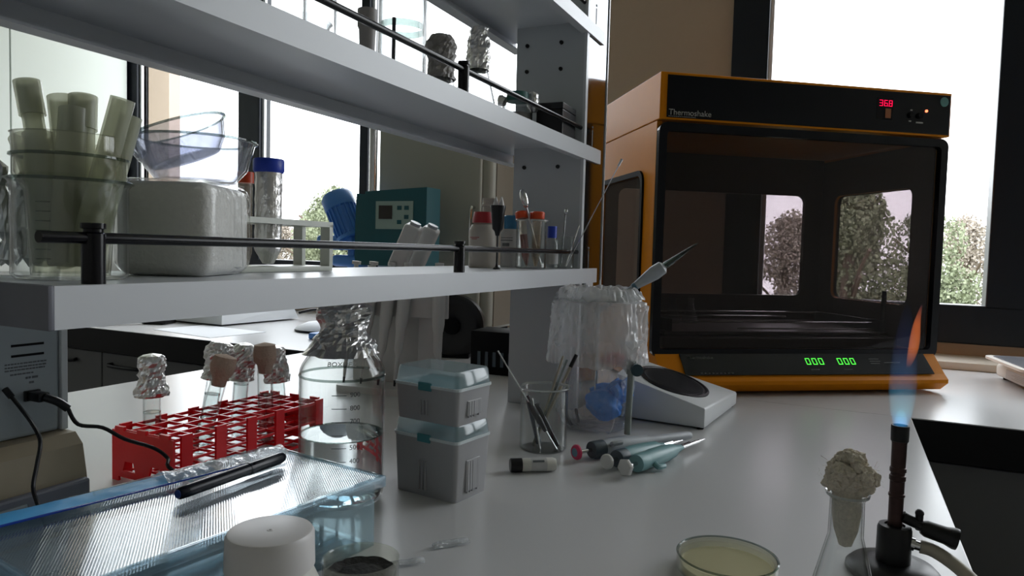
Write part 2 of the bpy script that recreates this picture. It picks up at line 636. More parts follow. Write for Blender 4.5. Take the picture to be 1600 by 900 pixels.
window('window_2', WX[0][0], WX[0][1], WX[0][2], WX[0][3], [(-3.52, -3.36), (-2.645, -2.51), (-1.93, -1.885), (-1.03, -.98)], 1.13)
window('window_1', WX[1][0], WX[1][1], .957, WX[1][3], [(-.385, -.268), (.375, .50), (1.3, 1.42), (2.25, 2.3)], 1.074)
struct('trim_1', G().box(.500, .56, YF - .03, YF - .015, 1.15, 2.6).box(.56, 1.25, YF - .03, YF - .015, 1.12, 1.16), 'window_frame')
struct('trim_2', G().box(-.9, XR, 2.31, YF, B, B + .022, .003), 'sill_beige')

# outside
struct('terrain', G().box(-90, 60, 6, 90, -3.6, -3.4), 'grass_field')
bl = thing('building_wing', 'beige rendered building wing outside the left window', 'building', (-14.6, 7.6, -3.4))
part('wall_block', G().box(-10, 0, 0, 4.35, 0, 9.5), 'building', bl, False)
part('roof_edge', G().box(-10.1, .06, -.1, 4.4, 9.5, 9.75), 'building', bl, False)
g = G()
for z in (2.0, 5.2): g.box(-.02, .03, 1.2, 2.6, z, z + 1.4)
part('shutter', g, 'window_frame', bl, False)


def tree_proto(name, leafmat, seed, dens, wide):
    rnd = random.Random(seed)
    root = thing(name, 'tree', 'tree')
    g = G().tube([(0, 0, -.1), (.08, 0, 1.5), (-.05, .1, 3.2), (.05, 0, 5.0)], .12, 8)
    for k in range(6):
        a = rnd.uniform(0, 6.3)
        z = 1.4 + .5 * k
        g.tube([(0, 0, z), (cos(a) * .6, sin(a) * .6, z + .6), (cos(a) * 1.2, sin(a) * 1.2, z + 1.0)], .04, 5, 2)
    part('trunk', g, 'trunk', root)
    g = G()
    clumps = []
    for k in range(17):
        t = rnd.random()
        rad = wide * sin(pi * (t * .85 + .12)) ** .8
        a = rnd.uniform(0, 6.3)
        clumps.append((Vector((cos(a) * rad * rnd.uniform(.2, .75), sin(a) * rad * rnd.uniform(.2, .75), .9 + t * 4.6)), rnd.uniform(.55, .95) * (1.1 - .4 * t)))
    for c, r in clumps:
        for k in range(dens):
            d = Vector((rnd.gauss(0, 1), rnd.gauss(0, 1), rnd.gauss(0, 1))).normalized() * r * rnd.uniform(.65, 1.05)
            p = c + d
            s_ = rnd.uniform(.025, .055)
            n = Vector((rnd.gauss(0, 1), rnd.gauss(0, 1), rnd.gauss(0, 1))).normalized()
            u_ = n.orthogonal().normalized() * s_
            v_ = n.cross(u_)
            g.b.faces.new([g.b.verts.new(p + q) for q in (u_, v_, -u_, -v_)])
    part('foliage', g, leafmat, root, False)
    return root


tp = [tree_proto('broadleaf_tree', 'leaf_green', 1, 900, 1.5), tree_proto('bare_tree', 'leaf_tan', 2, 700, 1.2), tree_proto('conifer_tree', 'leaf_green', 3, 950, 1.1)]
KL = ['rounded green tree in the row beyond the windows', 'thin tan autumn tree in the row beyond the windows', 'narrow dark green tree in the row beyond the windows']
rnd = random.Random(5)
spots = []
for row, (yy, n) in enumerate(((17.5, 9), (21.8, 10), (26.5, 10))):
    for i in range(n):
        spots.append((-26 + row * 1.6 + i * 3.75 + rnd.uniform(-.3, .3), yy + rnd.uniform(-.5, .5), rnd.uniform(.86, 1.10) + row * .07, rnd.choice((0, 2, 0, 2, 1) if row == 0 else (0, 1, 2, 0, 1))))
spots += [(-12.7, 15.0, 1.0, 0), (-16.3, 19.6, 1.15, 2), (-11.0, 14.2, .95, 2)]
used = set()
for (x, y, s_, k) in spots:
    o = tp[k] if k not in used else copy_tree(tp[k])
    used.add(k)
    o.location = (x, y, -3.4)
    o.scale = (s_ * .85, s_ * .85, s_)
    o.rotation_euler = (0, 0, rnd.uniform(0, 6.3))
    o['label'] = KL[k].replace('in the row', 'in the ' + ('nearest' if y < 19.2 else 'middle' if y < 24 else 'farthest') + ' row')
    o['group'] = ['green trees outside', 'tan trees outside', 'dark trees outside'][k]

# ------------------------------------------------------------------ counters and bench
bt = thing('lab_bench', 'long white laminate island bench carrying the shelving and glassware', 'bench')
part('worktop', G().box(-1.365, .125, -1.2, 1.5449, B - .03, B, .0015), 'white_laminate', bt, False)
part('base_cabinet', G().box(-1.33, .09, -1.15, 1.5, .1, B - .03), 'drawer_grey', bt, False)
part('plinth', G().box(-1.28, .04, -1.1, 1.48, 0, .1), 'black_matt', bt, False)
wc = thing('wall_counter', 'white wall counter with black front edge under the windows', 'counter')
part('worktop', G().box(XL + .01, XR - .01, 1.545, YF - .02, B - .002, B), 'white_laminate', wc, False)
part('front_edge', G().box(XL + .01, XR - .01, 1.5452, 1.57, B - .078, B - .0021), 'black_edge', wc, False, 'black front edge')
part('carcass', G().box(XL + .01, XR - .01, 1.585, YF - .03, .1, B - .012), 'black_matt', wc, False)
part('plinth', G().box(XL + .01, XR - .01, 1.62, YF - .05, 0, .1), 'black_matt', wc, False)
for i, (a, b) in enumerate([(-3.3, -2.72), (-2.715, -2.295), (-2.29, -1.62), (-1.615, -1.37), (.132, .72), (.725, 1.3), (1.305, 1.9)]):
    for (z0, z1) in ([(.47, .815), (.11, .465)] if i < 4 else [(.11, .815)]):
        d = part('drawer', G().box(a, b, 1.565, 1.584, z0, z1, .002), 'drawer_grey', wc, False)
        if i < 4:
            c = (a + b) / 2 if i != 2 else a + .13
            g = G().tube([(c - .075, 1.565, z1 - .035), (c - .07, 1.545, z1 - .038), (c + .07, 1.545, z1 - .038), (c + .075, 1.565, z1 - .035)], .006, 8, 3)
            part('handle', g, 'black_plastic', d)
for i in range(4):
    pass
# wall cupboards on the left wall
wcb = thing('wall_cupboard', 'white wall cupboard with tall doors beside the left window', 'cupboard', (XL + .002, 0, 1.35))
part('body', G().box(0, .03, .4, 2.47, 0, 1.55), 'cupboard_white', wcb, False)
for a, b in ((.41, .89), (.9, 1.395), (1.4, 1.895), (1.902, 2.46)):
    d = part('door', G().box(.031, .05, a, b, .005, 1.545, .001), 'cupboard_white', wcb, False)

# ------------------------------------------------------------------ shelving over the bench
XF, XRr = -.45, -.645
Y0, Y1 = .276, 1.34
sh = thing('bench_shelving', 'grey metal shelving with three shelves standing over the bench', 'shelving', (0, 0, 0))
for (z0, z1) in ((1.142, 1.170), (1.375, 1.402), (1.607, 1.632)):
    g = G()
    g.box(XRr + .003, XF - .004, Y0 + .003, Y1, z1 - .003, z1)
    g.box(XF - .004, XF, Y0, Y1, z0, z1)
    g.box(XF - .016, XF - .004, Y0 + .003, Y1, z0, z0 + .0025)
    g.box(XRr, XRr + .003, Y0, Y1, z0, z1)
    g.box(XRr + .003, XRr + .022, Y0, Y1, z0, z0 + .0025)
    g.box(XRr + .003, XF - .004, Y0, Y0 + .003, z0, z1)
    s_ = part('shelf', g, 'shelf_metal', sh, False)
    if z0 < 1.2:
        part('end_cap', G().box(XRr, XF, Y0 - .004, Y0 + .001, z0 - .0005, z1 + .0005, .0015), 'device_slate', s_, label='dark grey end cap')
    # guard rail
    zr = z1 + .031
    rod = G().tube([(XF - .011, Y0 - .003, zr), (XF - .011, 1.30, zr)], .0040, 12, 0)
    part('guard_rail', rod, 'rail_black', s_)
    for y in (.309, .807, 1.30):
        g = G().lathe([(0, 0), (.0074, 0), (.0074, .034), (.0062, .035), (.0062, .037), (.0078, .0375), (.0078, .041), (0, .0415)], 20, Matrix.Translation((XF - .011, y, z1)))
        part('rail_post', g, 'rail_black', s_)
g = G().box(-.598, -.458, 1.252, 1.376, B, 2.1, .001)
part('upright_panel', g, 'panel_white', sh, False)
part('reflecting_side', G().box(-.4579, -.4545, 1.262, 1.372, B, 2.1, .0005), 'dark_steel', sh, False, 'polished dark side of the upright')
part('edge_strip', G().box(-.4585, -.4530, 1.2505, 1.262, B, 2.1), 'shelf_metal', sh, False)
part('edge_strip', G().box(-.460, -.4525, 1.3735, 1.378, B, 2.1), 'shelf_metal', sh, False)
part('upright_panel', G().box(-.640, -.508, .262, .2695, B, 1.8), 'panel_white', sh, False)
for (xx, zz) in [(-.575, 1.362), (-.505, 1.362), (-.575, 1.594), (-.505, 1.594), (-.575, 1.545), (-.505, 1.545)]:
    part('screw', G().cyl((xx, 1.2525, zz), (xx, 1.2485, zz), .0042, .0034, 10), 'black_plastic', sh)
g = G().box(-.474, -.452, 1.285, 1.325, 1.118, 1.143, .001).box(-.52, -.474, 1.30, 1.325, 1.118, 1.142)
part('bracket', g, 'shelf_metal', sh, False)

# ------------------------------------------------------------------ shaking incubator
TH = radians(36)
inc = thing('shaking_incubator', 'large yellow shaking incubator with dark see-through front hood', 'incubator', (-.0897, 1.7049, B), TH)
hw = .353
g = G()
g.prism([(-.04, .045), (-.052, .034), (-.052, .026), (-.03, .008), (.44, .008), (.455, .03), (.455, .088), (-.002, .088)], -.345, .345,
        Matrix(((0, 0, 1, 0), (1, 0, 0, 0), (0, 1, 0, 0), (0, 0, 0, 1))))
base = part('base', g, 'yellow', inc, False)
# slanted control strip
sl = Vector((0, .044, .044))
mt = Matrix.Translation((0, -.0435, .0455)) @ Matrix.Rotation(radians(46), 4, 'X')
cp = part('control_strip', G().box(-.29, .315, 0, .056, 0, .0015, mat=mt), 'hood_black', base, False, 'black slanted control strip')
g = digits(G(), '000', 0, 0, .0085, .016, .004, 0, .0006)
for v in g.b.verts: v.co = Vector((v.co.x, v.co.z, -v.co.y))
me2 = Matrix.Translation((0, -.0435, .0455)) @ Matrix.Rotation(radians(46), 4, 'X')
for xx in (.005, .084):
    g = digits(G(), '000', xx, 0, .0105, .017, .0055, 0, .0006)
    for v in g.b.verts: v.co = Vector((v.co.x, v.co.z + .026, -v.co.y + .0018))
    bmesh.ops.transform(g.b, matrix=me2, verts=g.b.verts)
    part('display_digits', g, 'led_green', base, False, 'green figures 000')
for (xx, s, sz) in ((-.262, 'Thermoshake', .010), (.012, 'rpm', .006), (.092, 'min', .006)):
    pass
g = G()
for i in range(9): g.box(-.255 + i * .009, -.2505 + i * .009, .003, .006, .0016, .0022, mat=me2)
for (a, b, c) in ((.165, .19, .040), (.165, .192, .034), (.165, .188, .028), (.01, .03, .012), (.09, .112, .012), (.2, .24, .03)): g.box(a, b, c, c + .0015, .0016, .0021, mat=me2)
part('control_marking', g, 'label_dim', base, False)
t_ = text('lettering', 'Thermoshake', .011, 'label_dim', base, (0, 0, 0), (0, 0, 0))
t_.matrix_local = me2 @ Matrix.Translation((-.275, .042, .0017))
for xx in (-.3, .27):
    for yy in (.04, .40): part('foot', G().lathe([(0, 0), (.018, 0), (.02, .008), (0, .0085)], 16, Matrix.Translation((xx, yy, 0))), 'black_matt', inc)
# hood shell: side walls and rear wall with rounded windows, floor and top
RX = Matrix(((0, 0, 1, 0), (1, 0, 0, 0), (0, 1, 0, 0), (0, 0, 0, 1)))    # plate (x,y,z)->(z,x,y)
hood = None
for sx in (-1, 1):
    g = G().holed([(.012, .088), (.455, .088), (.455, .587), (.012, .587)], [rr(.085, .385, .192, .480, .022)], .012,
                  Matrix.Translation((sx * hw - (.012 if sx > 0 else 0), 0, 0)) @ RX)
    o = part('side_wall', g, 'yellow', inc, False)
    g = G().holed(rr(.075, .395, .182, .490, .03), [rr(.087, .383, .194, .478, .02)], .006, Matrix.Translation((sx * (hw + .002) - .003, 0, 0)) @ RX)
    part('window_seal', g, 'black_matt', o, False)
    g = G().prism(rr(.086, .384, .193, .479, .022), -.0015, .0015, Matrix.Translation((sx * (hw - .004), 0, 0)) @ RX)
    part('side_window', g, 'acrylic_side', o, False)
RZ = Matrix(((1, 0, 0, 0), (0, 0, -1, 0), (0, 1, 0, 0), (0, 0, 0, 1)))   # plate (x,y,z)->(x,-z,y)
g = G().holed([(-hw + .012, .088), (hw - .012, .088), (hw - .012, .587), (-hw + .012, .587)], [rr(-.285, .285, .192, .482, .022)], .012, Matrix.Translation((0, .455, 0)) @ RZ)
o = part('rear_wall', g, 'hood_inside', inc, False)
part('rear_window', G().prism(rr(-.284, .284, .193, .481, .022), -.0015, .0015, Matrix.Translation((0, .449, 0)) @ RZ), 'acrylic_side', o, False)
g = G().box(-hw + .0125, -hw + .016, .02, .44, .1, .58).box(hw - .016, hw - .0125, .02, .44, .1, .58)
g2 = G().holed([(.02, .09), (.44, .09), (.44, .58), (.02, .58)], [rr(.085, .385, .192, .480, .022)], .002, Matrix.Translation((-hw + .0122, 0, 0)) @ RX)
g2.holed([(.02, .09), (.44, .09), (.44, .58), (.02, .58)], [rr(.085, .385, .192, .480, .022)], .002, Matrix.Translation((hw - .0144, 0, 0)) @ RX)
g.b.free()
part('inner_lining', g2, 'hood_inside', inc, False)
# front hood door: tinted pane and black border
g = G().holed(rr(-hw, hw, .078, .583, .018), [rr(-hw + .018, hw - .018, .096, .565, .01)], .014, Matrix.Translation((0, .010, 0)) @ RZ)
dr = part('hood_door', g, 'hood_black', inc, False, 'dark tinted front hood')
part('tinted_pane', G().prism(rr(-hw + .016, hw - .016, .094, .567, .01), 0, .004, Matrix.Translation((0, .0075, 0)) @ RZ), 'acrylic_front', dr, False)
# top cabinet
g = G().box(-hw - .001, hw + .001, -.004, .458, .5885, .688, .002)
top = part('top_cabinet', g, 'yellow', inc, False)
part('control_panel', G().box(-hw + .014, hw - .003, -.0055, -.0035, .5925, .682, .0008), 'hood_black', top, False, 'black control panel')
g = digits(G(), '36.8', .166, .648, .0085, .0135, .0035, -.0058, .0008)
part('display_digits', g, 'led_red', top, False, 'red figures 36.8')
part('display_window', G().box(.182, .196, -.0065, -.0055, .622, .643), 'amber_window', top, False)
part('display_window', G().box(.160, .2, -.0062, -.0055, .618, .668), 'black_matt', top, False)
part('indicator_light', G().ball((.287, -.0065, .6435), .0032, 2), 'led_hot', top)
g = G()
for (a, b, c, d) in ((.246, .251, .642, .645), (.243, .249, .617, .620), (.262, .28, .615, .618)): g.box(a, b, -.0063, -.0055, c, d)
part('panel_marking', g, 'label_grey', top, False)
part('sticker', G().cyl((.333, -.0056, .667), (.333, -.0063, .667), .011, .011, 20), 'sticker_teal', top)
for xx, zz in ((.247, .632), (.270, .632)): part('knob', G().cyl((xx, -.0055, zz), (xx, -.011, zz), .007, .006, 14), 'black_matt', top)
text('lettering', 'Thermoshake', .0175, 'label_grey', top, (-hw + .018, -.006, .598), (pi / 2, 0, 0))
g = G()
for i in range(15): g.box(-hw + .018 + i * .0042, -hw + .021 + i * .0042, -.006, -.0055, .5945, .5955)
part('small_lettering', g, 'label_grey', top, False)
# platform inside
g = G().box(-.29, .29, .08, .40, .118, .126, .002)
pl = part('shaker_platform', g, 'hood_inside', inc, False)
g = G()
for (yy, zz, a, b) in ((.11, .146, -.27, .27), (.22, .150, -.27, .10), (.33, .152, -.27, .27), (.10, .131, -.1, .27)):
    g.tube([(a, yy, zz), (b, yy, zz)], .0022, 8, 0)
part('clamp_bar', g, 'steel', pl)
for xx in (-.275, .275):
    part('bar_support', G().box(xx - .006, xx + .006, .085, .35, .126, .154), 'black_matt', pl, False)
part('guide_rod', G().cyl((.305, .12, .118), (.305, .12, .225), .0055, .0055, 12), 'black_matt', inc)
part('drive_cover', G().box(-.3, .3, .06, .42, .089, .115, .004), 'hood_inside', inc, False)
for i, xx in enumerate((-.235, -.185, -.135)):
    f = thing('culture_flask', ['small glass flask at the left end inside the dark incubator', 'middle small glass flask inside the dark incubator', 'small glass flask right of the others inside the dark incubator'][i], 'flask',
              Vector((-.0897, 1.7049, B)) + Matrix.Rotation(TH, 3, 'Z') @ Vector((xx, .28, .1262)), 0, 'flasks inside the incubator')
    part('glass_body', G().lathe([(0, 0), (.021, 0), (.022, .004), (.009, .045), (.009, .062), (.011, .063), (.0075, .062), (.0075, .046), (.02, .005), (0, .002)], 20), 'glass_thick', f)

# ------------------------------------------------------------------ things on the wall counter
sc_ = thing('laboratory_balance', 'cream laboratory balance with flat pan at the right end', 'balance', (.405, 1.945, B), radians(8))
part('body', G().box(0, .19, .01, .28, .006, .040, .010, seg=3), 'balance_cream', sc_)
part('body_side', G().box(-.001, .0, .03, .20, .01, .034), 'label_paper', sc_, False, 'pale rating label on the side')
g = G()
for k in range(4): g.box(-.0016, -.001, .05, .16 - .02 * (k % 2), .016 + k * .004, .0172 + k * .004)
part('label_lines', g, 'label_grey', sc_, False)
part('pan', G().prism(rr(-.035, .20, -.01, .27, .03), .054, .060), 'balance_cream', sc_)
part('pan_inlay', G().prism(rr(-.02, .19, .005, .255, .02), .0601, .0615), 'balance_plate', sc_)
part('pan_support', G().cyl((.1, .13, .038), (.1, .13, .055), .03), 'balance_cream', sc_)
for a in (.02, .17):
    for b_ in (.03, .25): part('foot', G().cyl((a, b_, 0), (a, b_, .008), .01), 'black_matt', sc_)

ov = thing('drying_cabinet', 'tall grey-green drying cabinet standing behind the teal control unit', 'cabinet', (-1.425, 1.93, B))
part('body', G().box(0, .425, .012, .235, .048, .72, .02, seg=3), 'oven_green', ov)
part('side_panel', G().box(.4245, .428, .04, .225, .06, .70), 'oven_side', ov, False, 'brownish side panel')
part('door', G().box(.012, .395, -.006, .0125, .058, .705, .008, seg=3), 'oven_green', ov)
part('handle', G().tube([(.375, -.006, .30), (.375, -.028, .31), (.375, -.028, .42), (.375, -.006, .43)], .005, 8, 3), 'steel', ov)
for a in (.04, .385):
    for b_ in (.04, .20): part('foot', G().cyl((a, b_, 0), (a, b_, .049), .015), 'black_matt', ov)

tv = thing('control_unit', 'dark teal control unit with small display clamped on a steel pole', 'laboratory device', (-1.31, 1.80, B))
part('base_plate', G().box(-.09, .18, -.12, .10, 0, .014, .004), 'motor_dark', tv)
part('pole', G().cyl((-.033, 0, .013), (-.033, 0, .70), .0125, .0125, 20), 'steel', tv)
g = G().prism([(-.056, .265), (-.050, .245), (.20, .245), (.20, .478), (-.02, .468), (-.0215, .46), (-.0455, .46), (-.046, .462), (-.052, .462), (-.056, .36)], -.02, .055, RZ.copy())
part('housing', g, 'teal_body', tv, False)
part('keypad', G().box(.022, .155, -.0575, -.0548, .355, .438), 'teal_panel', tv, False, 'pale keypad panel')
part('display', G().box(.034, .082, -.0592, -.0575, .385, .425), 'screen_dark', tv, False)
g = G()
for (a, b_) in ((.10, .412), (.125, .412), (.125, .385), (.10, .37)): g.box(a, a + .015, -.0588, -.0575, b_, b_ + .012)
part('buttons', g, 'teal_body', tv, False)
part('pole_clamp', G().cyl((-.033, -.028, .36), (-.033, -.028, .43), .014, .014, 20), 'steel', tv)

mo = thing('stirrer_motor', 'bright blue finned electric motor tilted on a blue stand', 'motor', (-1.475, 1.83, B))
part('base_plate', G().box(-.075, .06, -.08, .08, 0, .02, .004), 'motor_blue', mo)
part('column', G().box(.028, .055, -.02, .02, .019, .29, .004), 'motor_blue', mo)
part('arm', G().box(-.03, .095, -.03, .045, .235, .272, .012, seg=3).box(-.09, .06, -.035, .04, .288, .335, .012, seg=3), 'motor_blue', mo)
mt = Matrix.Translation((.035, 0, .325)) @ Matrix.Rotation(radians(-27), 4, 'Y')
bd = part('motor_body', G().lathe([(0, 0), (.052, 0), (.052, .012), (.044, .014), (.044, .105), (.0505, .108), (.052, .115), (.052, .148), (.044, .160), (.030, .163), (.030, .158), (0, .158)], 32, mt), 'motor_blue', mo)
g = G()
for k in range(20):
    a = 2 * pi * k / 20
    g.box(.042, .051, -.0016, .0016, .014, .108, mat=mt @ Matrix.Rotation(a, 4, 'Z'))
part('cooling_fins', g, 'motor_blue', bd, False)
g = G()
for k in range(6): g.box(.008, .026, -.004, .004, .1581, .1645, mat=mt @ Matrix.Rotation(2 * pi * k / 6, 4, 'Z'))
part('fan_grille', g, 'motor_dark', bd, False)

cs = thing('flat_console', 'flat grey console with sloped sides near the papers on the wall counter', 'laboratory device', (-2.02, 1.83, B))
g = G()
vs = [g.b.verts.new(p) for p in [(-.30, 0, .006), (0, 0, .006), (.03, .36, .006), (-.27, .40, .006), (-.34, -.01, .05), (-.012, .012, .05), (.018, .34, .058), (-.29, .38, .058)]]
for f in ((0, 1, 2, 3), (4, 5, 6, 7), (0, 1, 5, 4), (1, 2, 6, 5), (2, 3, 7, 6), (3, 0, 4, 7)): g.b.faces.new([vs[i] for i in f])
part('housing', g, 'device_white', cs, False)
part('foot', G().box(-.27, -.02, .02, .3, 0, .0062), 'black_matt', cs, False)
part('keypad', G().box(-.26, -.05, .06, .30, .0555, .0600), 'device_panel', cs, False)
setp(part('power_cable', G().tube([(-1.97, 2.17, B + .03), (-1.90, 2.2, B + .045), (-1.87, 2.24, B + .02), (-1.83, 2.2, B + .04), (-1.80, 2.26, B + .01), (-1.86, 2.33, B + .006)], .006, 8), 'black_plastic'),
     'black looped cable behind the flat grey console', 'cable')
setp(part('paper_sheet', G().prism([(-2.12, 1.63), (-1.80, 1.585), (-1.78, 1.80), (-2.10, 1.82)], B + .0002, B + .0012), 'paper', None, False), 'white sheet of paper lying at the black counter edge', 'paper')
kn = thing('cable_handset', 'black handset with cable lying left of the paper sheet', 'handset', (-2.30, 1.66, B + .009), radians(22))
part('grip', G().tube([(-.06, -.06, 0), (-.02, 0, .004), (.05, .06, .004)], .009, 10), 'black_plastic', kn)
part('head', G().box(.03, .12, .04, .12, -.009, .012, .006), 'black_plastic', kn)
part('cord', G().tube([(-.06, -.06, 0), (-.10, .0, .004), (-.12, .08, -.003), (-.16, .14, -.003)], .005, 8), 'black_plastic', kn)
ms = thing('round_dish', 'white shallow domed cover with black rim beside the foil-capped bottle', 'cover', (-1.665, 1.95, B))
part('dome', G().lathe([(0, .035), (.05, .031), (.085, .016), (.092, .008), (0, .008)], 32), 'paper', ms)
part('rim', G().lathe([(0, 0), (.09, 0), (.094, .004), (.092, .0079), (0, .0079)], 32), 'black_plastic', ms, label='black rim')
dr_ = thing('cable_reel', 'black round drum standing behind the upper tip box', 'drum', (-.985, 1.70, B), radians(20))
RD = Matrix.Translation((0, 0, .088)) @ Matrix.Rotation(pi / 2, 4, 'X')
part('drum', G().lathe([(0, -.03), (.08, -.03), (.087, -.024), (.088, .024), (.08, .03), (.06, .032), (.05, .026), (0, .026)], 36, RD), 'black_plastic', dr_)
part('hub', G().lathe([(0, .026), (.022, .026), (.022, .036), (0, .038)], 20, RD), 'black_matt', dr_)
part('stand', G().box(-.05, .05, -.03, .03, 0, .012, .003), 'black_matt', dr_)
bx = thing('transformer_box', 'black equipment box behind the tip boxes beside the upright panel', 'box', (-.80, 1.50, B), radians(4))
part('housing', G().box(-.02, .12, 0, .10, 0, .105, .004), 'black_matt', bx)
g = G()
for k in range(6): g.box(.0 + k * .02, .008 + k * .02, -.001, .001, .02, .055)
part('vent_slots', g, 'pip_dark', bx, False)

# ------------------------------------------------------------------ pipette stand behind the shelf
st = thing('pipette_stand', 'light grey pipette stand behind the lower shelf', 'stand', (-.83, 1.22, B), radians(12))
part('base', G().prism(rr(-.13, .10, -.05, .07, .02), 0, .014), 'pip_light', st)
part('column', G().box(.035, .075, .0, .03, .013, .262, .004), 'pip_light', st)
part('holder', G().box(-.125, .11, -.028, .012, .215, .232, .003).box(-.125, .11, -.03, -.024, .16, .232, .002), 'pip_light', st)
part('back_plate', G().box(-.12, .078, .02, .032, .013, .24, .003), 'pip_light', st)


def stand_pipette(x, lean, label, top):
    p = thing('pipette', label, 'pipette', st.matrix_basis @ Vector((x, -.045, .02)), 0, 'pipettes hanging on the stand')
    p.rotation_euler = (0, lean, radians(12))
    part('handle', G().lathe([(0, .115), (.010, .115), (.0125, .13), (.0135, .20), (.0125, .228), (.010, .235), (0, .236)], 18), 'pip_light', p)
    part('shaft', G().lathe([(0, .012), (.0028, .012), (.0045, .06), (.0085, .075), (.0095, .1155), (0, .1155)], 14), 'pip_light', p)
    part('tip_cone', G().lathe([(0, 0), (.0022, 0), (.003, .0125), (0, .0125)], 10), 'black_plastic', p)
    part('button', G().lathe([(0, .2355), (.0045, .2355), (.0045, .245), (.009, .246), (.009, .252), (0, .2525)], 14), top, p)
    return p


for i, (x, l) in enumerate(((-.108, .10), (-.07, .10), (-.032, .11), (.004, .10), (.095, 0))):
    stand_pipette(x, l, ['leftmost grey pipette hanging on the stand', 'second grey pipette from the left on the stand', 'middle grey pipette hanging on the stand', 'grey pipette just left of the stand column', 'grey pipette hanging right of the stand column'][i], 'pip_light')
for i, (px_, py_, ax) in enumerate(((628, 398, 1.20), (656, 400, 1.26))):
    p0 = at(px_, py_, 1, ax)
    p1 = at(px_ + 22, py_ - 50, 1, ax)
    p = thing('electronic_pipette', ['tilted grey square-headed pipette, left of the leaning two', 'tilted grey square-headed pipette, right of the leaning two'][i], 'pipette', group='leaning pipettes')
    p0 = p0 + (p0 - p1) * .15
    L_ = aim(p, p0, p1, .4)
    part('handle', G().box(-.023, .023, -.017, .017, -.02, .078, .007, seg=3), 'pip_light', p)
    part('button', G().lathe([(0, .078), (.011, .078), (.011, .084), (0, .085)], 16), 'pip_grey', p)
    part('shaft', G().lathe([(0, -.10), (.004, -.10), (.008, -.06), (.011, -.02), (0, -.02)], 14), 'pip_light', p)

# ------------------------------------------------------------------ things on the lower shelf
S1 = 1.1702


def beaker(r, h, t=.0014, lip=.003, seg=40):
    return G().lathe([(0, 0), (r * .93, 0), (r, r * .08), (r, h - .004), (r + lip, h), (r + lip - .001, h + .0012), (r - t, h - .004), (r - t, r * .09), (r * .9, t), (0, t)], seg)


def scale_marks(o, r, z0, z1, n, w=.016, ang=0, mat='print_white'):
    g = G()
    for k in range(n):
        z = z0 + (z1 - z0) * k / max(1, n - 1)
        for q in range(4):
            a = ang + (q / 4) * w / r
            a2 = ang + ((q + 1) / 4) * w / r
            p = [Vector((cos(t) * rr_, sin(t) * rr_, zz)) for (t, rr_, zz) in ((a, r, z), (a2, r, z), (a2, r, z + .0007), (a, r, z + .0007))]
            g.b.faces.new([g.b.verts.new(v) for v in p])
    return part('scale_marks', g, mat, o, False)


bk = thing('glass_beaker', 'large glass beaker of cloudy silicone tubes at the near shelf end', 'beaker', (-.530, .338, S1))
part('glass_wall', beaker(.0385, .073), 'glass_thick', bk)
part('rim', G().lathe([(.0385, .0715), (.042, .0722), (.0422, .0735), (.0386, .0735), (.0385, .0715)], 40), 'glass_edge', bk)
scale_marks(bk, .0389, .015, .055, 7, .010, -1.15, 'glass_edge')
cu = thing('plastic_cup', 'ribbed clear cup nested in the beaker and holding the tubes', 'cup', (-.530, .338, S1 + .0025))
part('cup_wall', G().lathe([(0, 0), (.026, 0), (.030, .062), (.037, .074), (.0375, .103), (.0385, .1035), (.0355, .103), (.0355, .075), (.0285, .064), (.0245, .002), (0, .002)], 40), 'cup_plastic', cu)
part('rim', G().lathe([(.0372, .0865), (.0392, .087), (.0392, .0885), (.0372, .089), (.0372, .0865)], 40), 'glass_edge', cu)
tubes = [((-.018, .000), (42, 128), .0075, 1), ((-.006, .012), (97, 152), .0105, 0), ((.004, .006), (130, 152), .0085, 1), ((.004, -.010), (116, 172), .0105, 0), ((.012, -.002), (192, 155), .0085, 0), ((.010, .010), (205, 182), .008, 0),
         ((-.012, -.012), (60, 210), .011, 0), ((-.018, .010), (35, 215), .010, 0)]
TL = ['short wide-collared silicone tube leaning left above the cup', 'thick cloudy tube left of centre in the cup', 'open-mouthed cloudy tube with rounded rim in the cup', 'short cloudy tube in the middle of the cup', 'long cloudy tube leaning right out of the cup',
      'thin cloudy tube below the right-leaning one', 'low cloudy tube at the cup front', 'low cloudy tube at the left cup edge']
for i, ((dx, dy), (px_, py_), r, cl) in enumerate(tubes):
    p0 = Vector((-.530 + dx * .85, .338 + dy * .85, S1 + .008 + r * .25))
    d0 = (p0 - EYE).dot(FW)
    d = FW + RT * ((px_ - 800) / FPX) - UP * ((py_ - 450) / FPX)
    p1 = EYE + d * (d0 + .006 * (i % 4))
    t = thing('silicone_tube', TL[i], 'tube', group='silicone tubes in the cup')
    L_ = aim(t, p0, p1)
    g = G().lathe([(r * .92, 0), (r, .002), (r, L_), (r - .0016, L_), (r - .0018, .002), (r * .92, 0)], 24)
    part('tube_wall', g, 'silicone', t)
    if cl: part('collar', G().lathe([(r, L_ - .026), (r + .0016, L_ - .026), (r + .0018, L_ + .0005), (r, L_ + .0005), (r, L_ - .026)], 24), 'silicone', t)
fb = thing('glass_beaker', 'glass beaker full of foil-wrapped sticks beside the left frame post', 'beaker', (-.611, .346, S1))
part('glass_wall', beaker(.029, .078), 'glass', fb)
for i in range(7):
    a = i * .9
    p0 = Vector((-.611 + .014 * cos(a), .346 + .014 * sin(a), S1 + .006))
    p1 = p0 + Vector((.017 * sin(i * 2.1) + .004, .016 * cos(i * 1.7), .085 - .006 * (i % 3)))
    s_ = thing('foil_stick', 'crumpled foil-wrapped stick in the leftmost beaker', 'foil packet', group='foil-wrapped sticks')
    aim(s_, p0, p1)
    part('foil_wrap', G().lathe([(0, 0)] + [(.0055 + .0012 * sin(k * 1.9 + i), k * .0072) for k in range(1, 12)] + [(0, .086)], 12, wob=.0022, ws=160, off=i), 'foil', s_, False)

